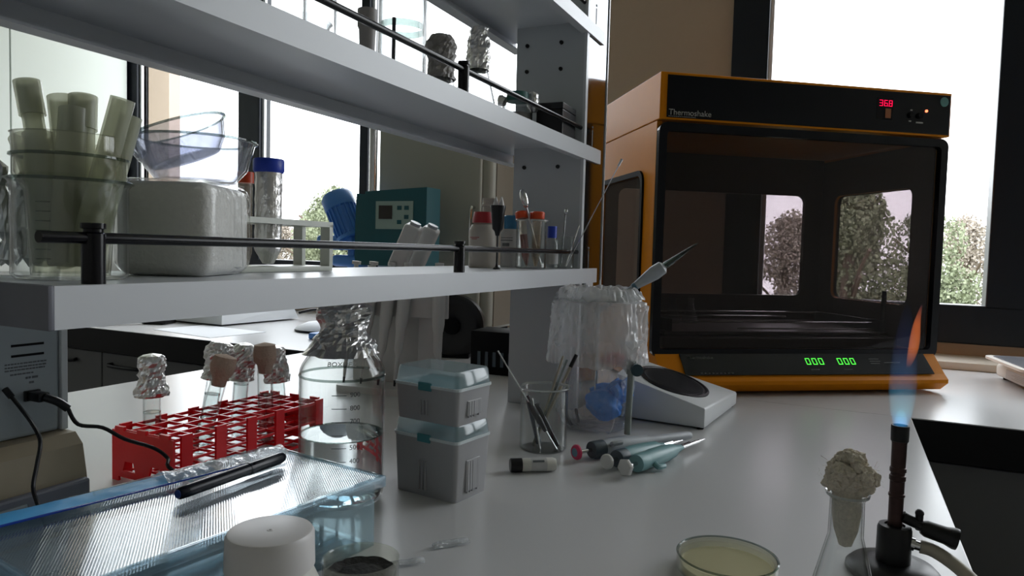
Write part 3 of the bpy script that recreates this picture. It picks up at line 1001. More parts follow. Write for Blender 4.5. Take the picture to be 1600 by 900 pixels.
VB = Vector((cos(YAW), sin(YAW), 0))
VD = Vector((-sin(YAW), cos(YAW), 0))
c0 = VB * -.259 + VD * .600
fx = thing('foam_box', 'white polystyrene block box wrapped in clear film on the lower shelf', 'box', (c0.x, c0.y, S1), YAW)
g = G().box(-.084, -.001, .002, .098, .0, .082, .012, seg=4)
part('foam_block', g, 'foam', fx)
part('cling_film', G().box(-.0865, .0015, .0, .1005, .001, .0845, .013, seg=4), 'film', fx)
part('film_fold', G().lathe([(0, .006), (.006, .008), (.0045, .075), (.007, .083), (0, .084)], 10, Matrix.Translation((.0, .062, 0)), wob=.002, ws=90), 'film', fx)
bw = thing('glass_bowl', 'clear glass bowl resting on top of the wrapped foam box', 'bowl', Vector((c0.x, c0.y, S1 + .0852)) + VB * -.034 + VD * .052)
part('bowl_wall', G().lathe([(0, 0), (.034, 0), (.044, .012), (.0505, .036), (.053, .0375), (.0515, .0385), (.0485, .036), (.042, .013), (.033, .0015), (0, .0015)], 44), M['bowl_glass'], bw)
part('rim', G().lathe([(.0505, .0365), (.0532, .0370), (.0532, .0385), (.0505, .0385), (.0505, .0365)], 44), 'glass_edge', bw)
b2 = thing('glass_dish', 'tilted glass dish lying inside the glass bowl', 'dish', Vector((c0.x, c0.y, S1 + .1052)) + VB * -.042 + VD * .05)
b2.rotation_euler = (radians(6), radians(-20), YAW)
part('dish_wall', G().lathe([(0, 0), (.030, 0), (.0385, .010), (.044, .028), (.046, .0295), (.0425, .0285), (.037, .011), (.029, .0014), (0, .0014)], 44), M['bowl_glass'], b2)
part('rim', G().lathe([(.0438, .028), (.0462, .0285), (.0462, .0298), (.0438, .0298), (.0438, .028)], 44), 'glass_edge', b2)

rk = thing('tube_rack', 'pale green-white plastic tube rack on the lower shelf', 'rack', (-.585, .535, S1))
part('base_plate', G().box(-.028, .028, -.005, .135, 0, .006, .001), 'rack_white', rk)
part('top_plate', G().holed([(-.028, -.005), (.028, -.005), (.028, .135), (-.028, .135)], [[(cos(a * pi / 8) * .0165 + (.0), sin(a * pi / 8) * .0165 + yy) for a in range(16)] for yy in (.022, .059, .103)], .006, Matrix.Translation((0, 0, .052))), 'rack_white', rk, False)
for yy in (-.005, .129):
    for xx in (-.028, .014): part('end_post', G().box(xx, xx + .014, yy, yy + .006, .005, .055), 'rack_white', rk, False)
ft = thing('centrifuge_tube', 'foil-wrapped centrifuge tube with blue screw cap in the white rack', 'tube', (-.585, .594, S1 + .0075))
part('foil_wrap', G().lathe([(0, 0), (.006, .001), (.0135, .015)] + [(.0143, .018 + .006 * k) for k in range(14)] + [(.0143, .102), (0, .102)], 28, wob=.0009, ws=150), 'foil', ft, False)
part('cap', G().lathe([(0, .1015), (.0155, .1015), (.0168, .104), (.0168, .115), (.0160, .1165), (0, .1165)], 32), 'blue_cap', ft)
ot = thing('centrifuge_tube', 'orange-capped tube half hidden behind the foam box corner', 'tube', (-.632, .606, S1 + .0002))
part('tube_wall', G().lathe([(0, 0), (.003, 0), (.0075, .02), (.0075, .10), (0, .10)], 20), 'tube_plastic', ot)
part('cap', G().lathe([(0, .0995), (.0092, .0995), (.0092, .112), (0, .113)], 20), 'orange_cap', ot)

# bottles at the far end of the lower shelf


def p_on(px_, X):
    q = at(px_, 415, 0, X)
    return (q.x, q.y, S1)


rb = thing('reagent_bottle', 'white plastic bottle with dark red cap on the lower shelf', 'bottle', p_on(754, -.56))
part('body', G().lathe([(0, 0), (.023, 0), (.0245, .002), (.0245, .062), (.020, .072), (.016, .0735), (.016, .0755), (0, .0755)], 32), 'bottle_white', rb)
part('cap', G().lathe([(0, .0755), (.0195, .0755), (.0195, .079), (.0165, .094), (0, .0945)], 32), 'red_cap', rb)
g = G()
for (zz, a, b_) in ((.050, -2.2, -1.35), (.0475, -2.0, -1.5)):
    for q in range(8):
        u0, u1 = a + (b_ - a) * q / 8, a + (b_ - a) * (q + .8) / 8
        g.b.faces.new([g.b.verts.new((cos(t) * .0247, sin(t) * .0247, z)) for t, z in ((u0, zz), (u1, zz), (u1, zz + .0013), (u0, zz + .0013))])
part('label_text', g, 'red_cap', rb, False)
nb = thing('reagent_bottle', 'taller pale bottle with ringed neck behind the red-capped bottle', 'bottle', p_on(762, -.612))
part('body', G().lathe([(0, 0), (.019, 0), (.020, .003), (.020, .085), (.0125, .100), (.0125, .112), (.014, .113), (.014, .116), (.0128, .117), (.0128, .127), (0, .128)], 28), 'bottle_white', nb)
bb = thing('reagent_bottle', 'white labelled bottle with light blue cap behind the glass beaker', 'bottle', p_on(798, -.565))
bb.location.y = min(bb.location.y, 1.2)
part('body', G().lathe([(0, 0), (.019, 0), (.020, .002), (.020, .063), (.015, .070), (0, .070)], 28), 'label_paper', bb)
part('cap', G().lathe([(0, .070), (.0145, .070), (.0145, .0935), (.013, .095), (0, .095)], 28), 'light_blue_cap', bb)
g = G()
for (zz, hh, a, b_) in ((.053, .0012, -2.4, -1.0), (.048, .0018, -2.4, -1.0), (.038, .006, -2.1, -1.3), (.026, .001, -2.3, -1.1)):
    for q in range(8):
        u0, u1 = a + (b_ - a) * q / 8, a + (b_ - a) * (q + .9) / 8
        g.b.faces.new([g.b.verts.new((cos(t) * .0202, sin(t) * .0202, z)) for t, z in ((u0, zz), (u1, zz), (u1, zz + hh), (u0, zz + hh))])
part('label_text', g, 'print_dark', bb, False)
dp = thing('dropper_holder', 'black funnel-shaped holder on a thin black stem with white nozzles', 'holder', p_on(776, -.505))
part('funnel', G().lathe([(0, .053), (.003, .053), (.005, .060), (.0085, .064), (.011, .090), (.0125, .096), (.0125, .101), (0, .101)], 24), 'black_plastic', dp)
part('stem', G().lathe([(0, 0), (.006, 0), (.006, .0015), (.0025, .004), (.0013, .008), (.0013, .054), (0, .054)], 14), 'black_plastic', dp)
for (a, b_) in ((-.004, .004), (.005, .006)): part('nozzle', G().lathe([(0, .100), (.004, .100), (.004, .104), (.0012, .115), (0, .115)], 12, Matrix.Translation((a, b_ - .004, 0))), 'cap_white', dp)
gb = thing('glass_beaker', 'glass beaker holding orange-capped tubes and a metal spoon', 'beaker', p_on(831, -.487))
gb.location = (-.495, 1.115, S1)
cx_, cy_ = gb.location.x, gb.location.y
part('glass_wall', beaker(.0265, .083), 'glass_thick', gb)
part('rim', G().lathe([(.0265, .0815), (.0295, .0822), (.0296, .0835), (.0267, .0835), (.0265, .0815)], 40), 'rim_highlight', gb)
for i, (a, b_, tx, ty, lq) in enumerate(((-.004, -.008, -.018, -.002, 'red_liquid'), (.008, .004, .010, .004, 'tube_plastic'), (.002, .014, .003, .012, 'bottle_white'))):
    t = thing('centrifuge_tube', ['orange-capped tube of dark red liquid leaning in the beaker', 'orange-capped tube upright at the right in the beaker', 'orange-capped tube at the back of the beaker'][i], 'tube', group='tubes in the shelf beaker')
    L_ = aim(t, (cx_ + a, cy_ + b_, S1 + .004), (cx_ + tx, cy_ + ty, S1 + .086))
    part('tube_wall', G().lathe([(0, 0), (.002, 0), (.0068, .018), (.0068, L_), (0, L_)], 18), 'tube_plastic', t)
    part('liquid', G().lathe([(0, .002), (.0018, .003), (.0062, .018), (.0062, .055), (0, .055)], 18), lq, t)
    part('cap', G().lathe([(0, L_), (.0105, L_), (.0110, L_ + .002), (.0110, L_ + .011), (.0095, L_ + .0125), (0, L_ + .0125)], 22), 'orange_cap', t)
sp = thing('metal_spoon', 'metal spoon with dark oval bowl standing in the beaker', 'spoon')
p1 = at(816, 298, 1, 1.11)
p0 = Vector((cx_ + .018, cy_ + .004, S1 + .006))
L_ = aim(sp, p0, p1, 0)
part('handle', G().tube([(0, 0, 0), (0, 0, L_ * .5), (0, 0, L_ - .022)], .0017, 8, 2), 'steel', sp)
part('spoon_bowl', G().ball((0, 0, L_ - .014), .017, 3, squash=(.50, .42, 1)), 'steel', sp)
sb = thing('small_bottle', 'small glass bottle with deep blue cap at the shelf end', 'bottle', (-.485, 1.185, S1))
part('glass_body', G().lathe([(0, 0), (.0115, 0), (.012, .002), (.012, .045), (.007, .052), (.007, .055), (0, .055)], 22), 'glass_thick', sb)
part('cap', G().lathe([(0, .055), (.0085, .055), (.0085, .076), (0, .0765)], 20), 'blue_cap', sb)
part('label', G().lathe([(.0122, .008), (.0122, .032)], 22), 'label_paper', sb)
rbk = thing('glass_beaker', 'small glass beaker with thin rods at the far shelf end', 'beaker', (-.474, 1.218, S1))
part('glass_wall', beaker(.0185, .058), 'glass_thick', rbk)
for i, (q0, q1, r, nm, lb) in enumerate((((-.470, 1.220, S1 + .004), at(967, 258, 1, 1.235), .0009, 'wire_loop', 'long thin inoculation wire leaning right out of the small beaker'),
                                          ((-.478, 1.214, S1 + .004), at(884, 330, 1, 1.22), .0016, 'glass_rod', 'short rod with round end in the small beaker'),
                                          ((-.468, 1.212, S1 + .004), at(905, 352, 1, 1.23), .0014, 'glass_rod', 'thin rod leaning to the edge of the small beaker'))):
    t = thing(nm, lb, 'rod')
    L_ = aim(t, q0, q1)
    part('shaft', G().cyl((0, 0, 0), (0, 0, L_), r, r, 8), 'steel' if i != 1 else 'glass_edge', t)
    part('end', G().ball((0, 0, L_), (.0022, .006, .002)[i], 2, squash=(1, .4, 1)) if i else G().tube([(0, 0, L_ - .002), (.0, 0, L_ + .012)], .0022, 8, 0), 'steel', t)

# ------------------------------------------------------------------ things on the middle shelf
S2 = 1.4022


def q_on(px_, X):
    q = at(px_, 415, 0, X)
    return (q.x, q.y, S2)


def foil_cap(r, z0, z1, off, flare=0, seg=38):
    n = 20
    prof = [(r * (1 + flare), z0)]
    for k in range(1, n):
        t = k / n
        prof.append((r * (1 + flare * max(0, 1 - 3 * t) + .10 * sin(t * 7 + off)) * (1 if t < .75 else sqrt(max(.05, 1 - ((t - .75) / .25) ** 2 * .8))), z0 + (z1 - z0) * t))
    prof.append((0, z1))
    return G().lathe(prof, seg, wob=r * .24, ws=2.4 / r, off=off)


j = thing('glass_jar', 'tall clear glass jar behind the rail on the middle shelf', 'jar', q_on(622, -.55))
part('glass_wall', G().lathe([(0, 0), (.030, 0), (.032, .003), (.032, .135), (.026, .148), (.026, .165), (.028, .166), (.0245, .165), (.0245, .147), (.0300, .134), (.030, .004), (0, .002)], 40), 'glass_backlit', j)
part('inner_ring', G().lathe([(.0298, .085), (.0300, .085), (.0300, .094), (.0298, .094), (.0298, .085)], 36), 'glass_edge', j)
t = thing('stirring_rod', 'dark rod standing in the tall glass jar', 'rod', Vector(q_on(622, -.55)) + Vector((-.008, -.008, .0025)))
part('shaft', G().cyl((0, 0, .006), (0, 0, .10), .0026, .0026, 10), 'black_plastic', t)
part('foot', G().box(-.012, .008, -.008, .008, 0, .016, .002), 'pip_grey', t)
t = thing('bottle_stopper', 'grey ribbed stopper lying beside the tall glass jar', 'stopper', q_on(568, -.54))
part('stopper_body', G().lathe([(0, 0), (.008, 0), (.010, .06), (.012, .065), (.012, .085), (0, .086)], 18), 'flask_grey', t)
t = thing('glass_beaker', 'clear straight beaker at the left end of the middle shelf', 'beaker', q_on(495, -.56))
part('glass_wall', beaker(.019, .10), 'glass_backlit', t)
t = thing('glass_dish', 'shallow glass dish with brown contents on the middle shelf', 'dish', q_on(462, -.53))
part('glass_wall', beaker(.032, .03), 'glass_backlit', t)
part('contents', G().lathe([(0, .002), (.03, .002), (.03, .012), (0, .013)], 28), 'bottle_white', t)
t = thing('capped_flask', 'short flask under a dark crumpled foil hood on the middle shelf', 'flask', q_on(682, -.55))
part('glass_body', G().lathe([(0, 0), (.026, 0), (.027, .003), (.018, .05), (.012, .065), (.012, .08), (0, .08)], 28), 'glass_backlit', t)
part('foil_hood', foil_cap(.0195, .045, .112, 3.1, .15), 'flask_grey', t, False, 'dark crumpled hood')


def erlen(r, h, rn, hn, t=.0012):
    """outer/inner profile of an erlenmeyer flask"""
    return [(0, 0), (r * .93, 0), (r, .005), (r * .97, .012), (rn + .001, h - hn), (rn, h - hn + .004), (rn, h - .003), (rn + .003, h - .001), (rn + .003, h + .0005), (rn - t, h - .002), (rn - t, h - hn + .004), (r * .97 - t, .013), (r * .9, t + .001), (0, t)]


t = thing('erlenmeyer_flask', 'conical glass flask with tall foil cap behind the middle rail post', 'flask', q_on(740, -.555))
part('glass_body', G().lathe(erlen(.036, .125, .013, .03), 36), 'glass_backlit', t)
part('foil_cap', foil_cap(.0175, .088, .160, 5.2, .05), 'foil', t, False, 'crumpled foil cap')
t = thing('capped_beaker', 'glass beaker with dark green lid and foil next to the upright', 'beaker', (-.540, 1.140, S2))
part('glass_wall', beaker(.027, .058), 'glass_backlit', t)
part('lid', G().lathe([(0, .0605), (.02, .061), (.021, .066), (.019, .077), (0, .078)], 28), 'green_cap', t, label='dark green lid')
part('foil_strip', G().ball((.024, .014, .062), .0115, 3, .3, 120, (1, 1, 1.5)), 'foil', t, False)
part('foil_strip', G().ball((-.022, -.016, .062), .009, 3, .3, 120, (1, 1, 1.1), 4), 'foil', t, False)
part('dark_contents', G().lathe([(0, .003), (.0245, .003), (.0235, .04), (0, .04)], 24, wob=.002, ws=80), 'flask_grey', t)
t = thing('black_box', 'black box on the middle shelf against the upright', 'box', (-.487, 1.185, S2), radians(3))
part('carton', G().box(-.028, .022, -.02, .055, 0, .050, .0015), 'black_plastic', t, False)
part('carton_lid', G().box(-.0285, .0225, -.0205, .0555, .0502, .062, .0015), 'black_plastic', t, False)

# ------------------------------------------------------------------ instruments at the left of the bench
bd_ = thing('beige_instrument', 'beige instrument with slate front panel low at the left', 'laboratory device', (-.70, 0, B))
g = G().prism([(-.26, 0), (-.006, 0), (-.014, .055), (-.020, .085), (-.032, .096), (-.26, .0965)], -.47, -.13, Matrix(((1, 0, 0, 0), (0, 0, -1, 0), (0, 1, 0, 0), (0, 0, 0, 1))))
part('housing', g, 'device_beige', bd_, False)
part('front_panel', G().box(-.013, -.004, .16, .468, .004, .052, .003), 'device_slate', bd_, False, 'slate grey front panel')
part('panel_recess', G().box(-.0045, -.0025, .2, .405, .006, .044, .002), 'device_panel', bd_, False)
pw = thing('power_supply', 'grey metal instrument with vent slots and cable sockets at far left', 'laboratory device', (-.75, .465, B + .0967))
part('housing', G().box(-.17, 0, -.27, 0, 0, .143, .003), 'device_panel', pw, False)
part('edge_strip', G().box(-.17, .003, .0, .007, 0, .143, .001), 'device_edge', pw, False, 'pale edge strip')
g = G()
for z in (.083, .0935): g.box(-.0005, .0008, -.048, -.0165, z, z + .0024)
part('vent_slots', g, 'black_matt', pw, False)
g = G()
rnd = random.Random(4)
for k, (z, a, b_) in enumerate(((.0755, -.054, -.0135), (.0722, -.054, -.014), (.0692, -.054, -.0155), (.0648, -.049, -.027))):
    y = a
    while y < b_:
        l = rnd.uniform(.0015, .004)
        g.box(-.0003, .0004, y, min(y + l, b_), z, z + .0015)
        y += l + .0009
for (y, z) in ((-.0345, .0596), (-.0315, .0596), (-.028, .0596), (-.0265, .0596), (-.0245, .0596), (-.031, .0545), (-.0285, .0545)): g.box(-.0003, .0004, y, y + .002, z, z + .0022)
part('back_lettering', g, 'print_dark', pw, False)
part('socket', G().box(-.0005, .003, -.037, -.021, .0365, .0475, .001), 'black_plastic', pw, False)
pc = thing('power_cable', 'black cable plugged into the grey instrument, crossing the red rack', 'cable')
px0 = Vector((-.747, .4365, B + .0967 + .042))
part('plug', G().box(-.747, -.728, .430, .442, B + .134, B + .1435, .002).tube([(-.728, .436, B + .139), (-.720, .444, B + .134), (-.716, .452, B + .126)], [.0042] * 9, 10, 4), 'black_plastic', pc)
pts = [Vector((-.716, .452, B + .126))] + [at(a, b_, 0, c) for a, b_, c in ((122, 663, -.708), (160, 668, -.70), (195, 686, -.688), (240, 700, -.68), (262, 716, -.672), (270, 735, -.66))] + [Vector((-.655, .60, B + .004)), Vector((-.66, .68, B + .004))]
part('cord', G().tube(pts, .0021, 8, 5), 'black_plastic', pc)
pc2 = thing('audio_cable', 'thin black cable hanging from the grey instrument over the beige one', 'cable')
pts = [at(a, b_, 0, c) for a, b_, c in ((8, 608, -.746), (30, 635, -.73), (52, 665, -.70), (63, 690, -.685), (58, 725, -.68), (52, 760, -.675), (58, 785, -.665), (75, 830, -.655))]
part('cord', G().tube(pts, .0019, 8, 5), 'black_plastic', pc2)
part('plug', G().tube([pts[0], pts[0] * .55 + pts[1] * .45], .0032, 10, 0), 'black_plastic', pc2)

# ------------------------------------------------------------------ red rack with tubes
rx0, rx1, ry0, ry1, rh = -.822, -.712, .577, .835, .064
rd = thing('tube_rack', 'bright red plastic test tube rack on the bench', 'rack', ((rx0 + rx1) / 2, (ry0 + ry1) / 2, B))
NX, NY = 4, 9
wx, wy = (rx1 - rx0), (ry1 - ry0)


def grid_plate(z, th, t):
    g = G()
    for i in range(NX + 1):
        xx = -wx / 2 + wx * i / NX
        xx = min(max(xx, -wx / 2 + t), wx / 2 - t)
        g.box(xx - t, xx + t, -wy / 2, wy / 2, z, z + th)
    for k in range(NY + 1):
        yy = -wy / 2 + wy * k / NY
        yy = min(max(yy, -wy / 2 + t), wy / 2 - t)
        g.box(-wx / 2, wx / 2, yy - t, yy + t, z, z + th)
    return g


part('top_grid', grid_plate(rh - .003, .004, .0011), 'rack_red', rd, False)
part('middle_grid', grid_plate(.034, .003, .0011), 'rack_red', rd, False)
part('bottom_grid', grid_plate(.004, .003, .0016), 'rack_red', rd, False)
for sy in (-1, 1):
    a, b_ = (-wy / 2 - .003, -wy / 2) if sy < 0 else (wy / 2, wy / 2 + .003)
    g = G().holed([(-wx / 2, 0), (-wx / 2 + .012, 0), (-wx / 2 + .012, .006), (wx / 2 - .012, .006), (wx / 2 - .012, 0), (wx / 2, 0), (wx / 2, rh), (-wx / 2, rh)],
                  [[(-.035, .014), (-.012, .014), (-.016, .026), (-.031, .026)], [(.012, .014), (.035, .014), (.031, .026), (.016, .026)]], .003, Matrix.Translation((0, b_, 0)) @ RZ)
    part('end_plate', g, 'rack_red', rd, False)
for sx in (-1, 1):
    for k in range(5):
        yy = -wy / 2 + wy * (k + .15) / 5
        if k == 4: yy = wy / 2 - .014
        xx = sx * wx / 2
        part('side_post', G().box(xx - .0017, xx + .0017, yy, yy + .016, .002, rh + .004), 'rack_red', rd, False)
for sy in (-1, 1):
    for sx in (-1, 0, 1):
        part('rim_tab', G().box(sx * .04 - .008, sx * .04 + .008, sy * (wy / 2 + .002) - .002, sy * (wy / 2 + .002) + .002, rh, rh + .005), 'rack_red', rd, False)


def test_tube(name, cell, top_px, capk, label, lv, off, L=.15, r=.0108):
    cx = rx0 + wx * (cell[0] + .5) / NX
    cy = ry0 + wy * (cell[1] + .5) / NY
    p0 = Vector((cx, cy, B + .009))
    d = FW + RT * ((top_px[0] - 800) / FPX) - UP * ((top_px[1] - 450) / FPX)
    best = None
    for k in range(400):
        dd = .5 + k * .002
        q = EYE + d * dd
        e = (q - Vector((cx, cy, B + rh))).to_2d().length
        if best is None or e < best[0]: best = (e, q)
    q = best[1]
    lean = (q - Vector((cx, cy, B + .03)))
    dirv = lean.normalized()
    dirv.x = max(-.32, min(.32, dirv.x))
    dirv.y = max(-.32, min(.32, dirv.y))
    c = Vector((cx, cy, B + rh * .6))
    p0 = c - dirv * (rh * .6 - .012)
    o = thing(name, label, 'test tube', group='test tubes in the red rack')
    aim(o, p0, p0 + dirv)
    L = (q - p0).length
    part('glass_wall', G().lathe([(0, -.001), (r * .6, .0), (r, r * .8), (r, L), (r + .0005, L + .001), (r - .0011, L), (r - .0011, r * .8), (r * .5, .0013), (0, .001)], 22), 'glass_thick', o)
    part('liquid', G().lathe([(0, .0015), (r * .5, .002), (r - .0013, r * .85), (r - .0013, lv), (0, lv)], 20), 'liquid', o)
    part('meniscus', G().lathe([(r - .0013, lv - .0008), (r - .0003, lv - .0008), (r - .0003, lv + .0008), (r - .0013, lv + .0008)], 20), 'glass_edge', o)
    if 'f' in capk:
        part('foil_cap', foil_cap(r * 1.55, L - .030, L + .026, off, .12), 'foil', o, False, 'crumpled foil cap')
    if 'p' in capk:
        part('plug', G().lathe([(0, L - .012), (r * .85, L - .012), (r * 1.0, L), (r * 1.35, L + .006), (r * 1.55, L + .016), (r * 1.35, L + .029), (0, L + .033)], 20, wob=.0016, ws=120), 'paper_plug', o, True, 'brownish stopper')
    return o


test_tube('test_tube', (0, 1), (237, 583), 'f', 'test tube standing alone at the left end of the red rack, foil capped', .066, 1.0)
test_tube('test_tube', (1, 3), (346, 590), 'p', 'leaning test tube with brown stopper in front of the foil-capped ones', .050, 2.0)
test_tube('test_tube', (0, 4), (343, 560), 'f', 'foil-capped test tube just behind the brown-stoppered leaning tube', .075, 3.0)
test_tube('test_tube', (0, 6), (381, 562), 'f', 'foil-capped test tube in the middle of the clustered tubes', .080, 4.0)
test_tube('test_tube', (2, 6), (414, 570), 'p', 'test tube with bare brown stopper among the foil caps', .070, 5.0)
test_tube('test_tube', (1, 8), (430, 566), 'f', 'foil-capped test tube at the right end of the cluster', .078, 6.0)

# ------------------------------------------------------------------ one litre bottle
R1 = .0495
bo = thing('laboratory_bottle', 'large clear glass laboratory bottle half full of water with foil cap', 'bottle', (-.530, .658, B), 0)
part('glass_wall', G().lathe([(0, .002), (.040, .001), (.0475, .004), (R1, .012), (R1, .150), (.0485, .157), (.0455, .164), (.0300, .186), (.0215, .194), (.0205, .200), (.0205, .222), (.0185, .222), (.0185, .199),
                              (.0285, .184), (.0440, .163), (.0472, .156), (.0480, .150), (.0480, .013), (.0455, .006), (.038, .004), (0, .0045)], 64), 'glass', bo)
part('water', G().lathe([(0, .0047), (.038, .0047), (.0455, .0067), (.0478, .0135), (.0478, .0800), (0, .0800)], 64), 'water', bo)
part('water_line', G().lathe([(.0470, .0796), (.0479, .0796), (.0479, .0812), (.0470, .0805), (.0470, .0796)], 64), 'glass_edge', bo)
part('shoulder_ring', G().lathe([(R1 - .0005, .1485), (R1 + .0006, .1495), (R1 + .0006, .1505), (R1 - .0005, .1515), (R1 - .0005, .1485)], 64), 'glass_edge', bo)
view = atan2(-.662, .522)
g = G()
for k, z in enumerate((.059, .0745, .089, .104, .119, .134)):
    for q in range(6):
        a = view - .22 + q * .055
        p = [Vector((cos(t_) * (R1 + .0003), sin(t_) * (R1 + .0003), zz)) for (t_, zz) in ((a, z), (a + .055, z), (a + .055, z + .0007), (a, z + .0007))]
        g.b.faces.new([g.b.verts.new(v) for v in p])
part('graduation', g, 'print_dark', bo, False)
for s, z in (('400', .0575), ('500', .073), ('700', .1025), ('800', .1175), ('900', .1325)):
    a = view + .30
    rad = R1 + .0006
    text('lettering', s, .0078, 'print_dark', bo, (cos(a - .12) * rad, sin(a - .12) * rad, z), (pi / 2, 0, a + pi / 2))
a = view - .12
text('lettering', 'BOXMEZ', .008, 'print_white', bo, (cos(a - .28) * .0425, sin(a - .28) * .0425, .1655), (radians(52), 0, a + pi / 2))
part('foil_cap', foil_cap(.0285, .186, .2385, 8.3, .12, 40), 'foil', bo, False, 'crumpled foil cap')
g = G().lathe([(.0245, .184), (.034, .180), (.042, .174), (.038, .182), (.030, .190), (.026, .197)], 40, wob=.010, ws=75, off=2.2)
part('foil_skirt', g, 'foil', bo, False)

# ------------------------------------------------------------------ pipette tip boxes
A_ = at(711, 790, 2, B)
B_ = at(613, 763, 2, B)
C_ = at(773, 768, 2, B)
ang = atan2(A_.y - B_.y, A_.x - B_.x)
W_, D_ = .098, .070
ctr = A_ + Vector((-cos(ang), -sin(ang), 0)) * W_ / 2 + Vector((-sin(ang), cos(ang), 0)) * D_ / 2


def tip_box(z, hb, hl, label):
    o = thing('tip_box', label, 'tip box', (ctr.x, ctr.y, z), ang, 'stacked pipette tip boxes')
    w2, d2 = W_ / 2, D_ / 2
    g = G()
    ring0 = rr(-w2 + .003, w2 - .003, -d2 + .003, d2 - .003, .005, 3)
    ring1 = rr(-w2, w2, -d2, d2, .006, 3)
    a = [g.b.verts.new((x, y, 0)) for x, y in ring0]
    b = [g.b.verts.new((x, y, hb)) for x, y in ring1]
    n = len(a)
    g.b.faces.new(a)
    g.b.faces.new(b)
    for i in range(n): g.b.faces.new((a[i], a[(i + 1) % n], b[(i + 1) % n], b[i]))
    body = part('body', g, 'tip_grey', o)
    g = G()
    for q in (-.008, -.003, .002): g.box(q, q + .0018, -d2 - .0008, -d2 + .004, .008, hb * .62, .0006)
    part('grip_ribs', g, 'tip_grey', body, False)
    g = G()
    for q in (-.012, -.007, -.002): g.box(w2 - .004, w2 + .0008, q, q + .0018, .008, hb * .66, .0006)
    g.box(w2 - .004, w2 + .0004, .008, .0095, .008, hb * .66)
    part('grip_ribs', g, 'tip_grey', body, False)
    g = G().box(w2 - .003, w2 + .0003, -.014, .014, .010, hb * .68, .001)
    part('side_recess', g, 'tip_grey', body, False)
    rim = part('rim', G().holed(rr(-w2 - .0015, w2 + .0015, -d2 - .0015, d2 + .0015, .007, 3), [rr(-w2 + .001, w2 - .001, -d2 + .001, d2 - .001, .005, 3)], .0032, Matrix.Translation((0, 0, hb))), 'tip_edge', o, False)
    g = G()
    a = rr(-w2, w2, -d2, d2, .006, 3)
    b = rr(-w2 + .002, w2 - .002, -d2 + .002, d2 - .002, .006, 3)
    va = [g.b.verts.new((x, y, hb + .003)) for x, y in a]
    vb = [g.b.verts.new((x, y, hb + hl - .002)) for x, y in b]
    vc = [g.b.verts.new((x * .975, y * .965, hb + hl)) for x, y in b]
    for i in range(n):
        j_ = (i + 1) % n
        g.b.faces.new((va[i], va[j_], vb[j_], vb[i]))
        g.b.faces.new((vb[i], vb[j_], vc[j_], vc[i]))
    g.b.faces.new(vc)
    part('lid', g, 'tip_lid', o, True, 'translucent bluish lid')
    part('latch', G().box(-.010, .010, -d2 - .002, -d2 + .002, hb - .004, hb + .006, .001), 'tip_teal', o, False, 'teal latch')
    part('tip_tray', G().box(-w2 + .005, w2 - .005, -d2 + .005, d2 - .005, hb - .004, hb + .002), 'tip_teal', o, False)
    return o


tip_box(B, .071, .0205, 'deep grey pipette tip box at the bottom of the stack')
tip_box(B + .0916, .042, .0225, 'shallower grey pipette tip box resting on the deep one')

# ------------------------------------------------------------------ ribbed lid box with pen and strip
LZ = .97
c1, c2 = Vector((-.408, .577, 0)), Vector((-.585, .601, 0))
e_ = (c1 - c2).normalized()
n_ = Vector((e_.y, -e_.x, 0))     # towards the viewer
la = atan2(e_.y, e_.x)
lb = thing('plastic_storage_box', 'clear bluish plastic box with ribbed lid in the left corner', 'box', (c2.x, c2.y, B), la)
LW, LD = (c1 - c2).length, -.305
g = G()
for (a0, a1, b0, b1) in ((.008, LW - .008, -.011, -.008), (.008, LW - .008, LD + .008, LD + .011), (.008, .011, LD + .008, -.008), (LW - .011, LW - .008, LD + .008, -.008)):
    g.box(a0, a1, b0, b1, .001, .064)
g.box(.008, LW - .008, LD + .008, -.008, 0, .0025)
part('box_walls', g, 'box_blue', lb, False)
lid = part('ribbed_lid', G().box(0, LW, LD, 0, .066, .0695, .001), 'lid_ribbed', lb, False)
g = G().box(0, .003, LD, 0, .060, .0715, .001).box(LW - .003, LW, LD, 0, .060, .0715, .001).box(0, LW, -.003, 0, .060, .0715, .001).box(0, LW, LD, LD + .003, .060, .0715, .001)
g.box(LW - .0065, LW - .0045, LD, 0, .0695, .0708)
part('lid_edge', g, clear('lid_edge', (.78, .88, .93), .05, gloss=3, haze=.16, hcol=(.6, .76, .85)), lb, False, 'bright moulded lid edge')
g = G()
for k in range(5):
    x_ = .02 + k * .033
    g.box(x_, x_ + .022, LD + .03, -.03, .004, .012, .003)
    g.cyl((x_ + .011, LD + .05, .012), (x_ + .011, -.05, .012), .009, .009, 12)
part('glass_slides', g, clear('inner_tray', (.78, .86, .9), .05, gloss=1.8, haze=.2, hcol=(.5, .65, .7)), lb, False)
ZT = B + .0716
pn = thing('felt_pen', 'black felt pen with cap lying across the ribbed lid', 'pen')
p0, p1 = at(278, 772, 2, ZT + .0062), at(442, 714, 2, ZT + .0062)
L_ = aim(pn, p0, p1)
part('barrel', G().lathe([(0, 0), (.0042, 0), (.0054, .0015), (.0058, .010), (.0058, L_ * .63), (0, L_ * .63)], 20), 'pen_black', pn)
part('end_plug', G().lathe([(0, -.0008), (.0036, -.0008), (.0042, .0008), (0, .0009)], 16), 'pen_blue', pn, label='blue end plug')
part('cap', G().lathe([(0, L_ * .63), (.0063, L_ * .63), (.0063, L_ * .95), (.0046, L_), (0, L_)], 20), 'pen_black', pn)
part('clip', G().box(.0060, .0074, -.0012, .0012, L_ * .66, L_ * .97, .0004, mat=Matrix.Rotation(2.2, 4, 'Z')), 'pen_black', pn)
pk = thing('wrapped_pipette', 'long plastic pipette in blue and clear wrapper on the ribbed lid', 'wrapped pipette')
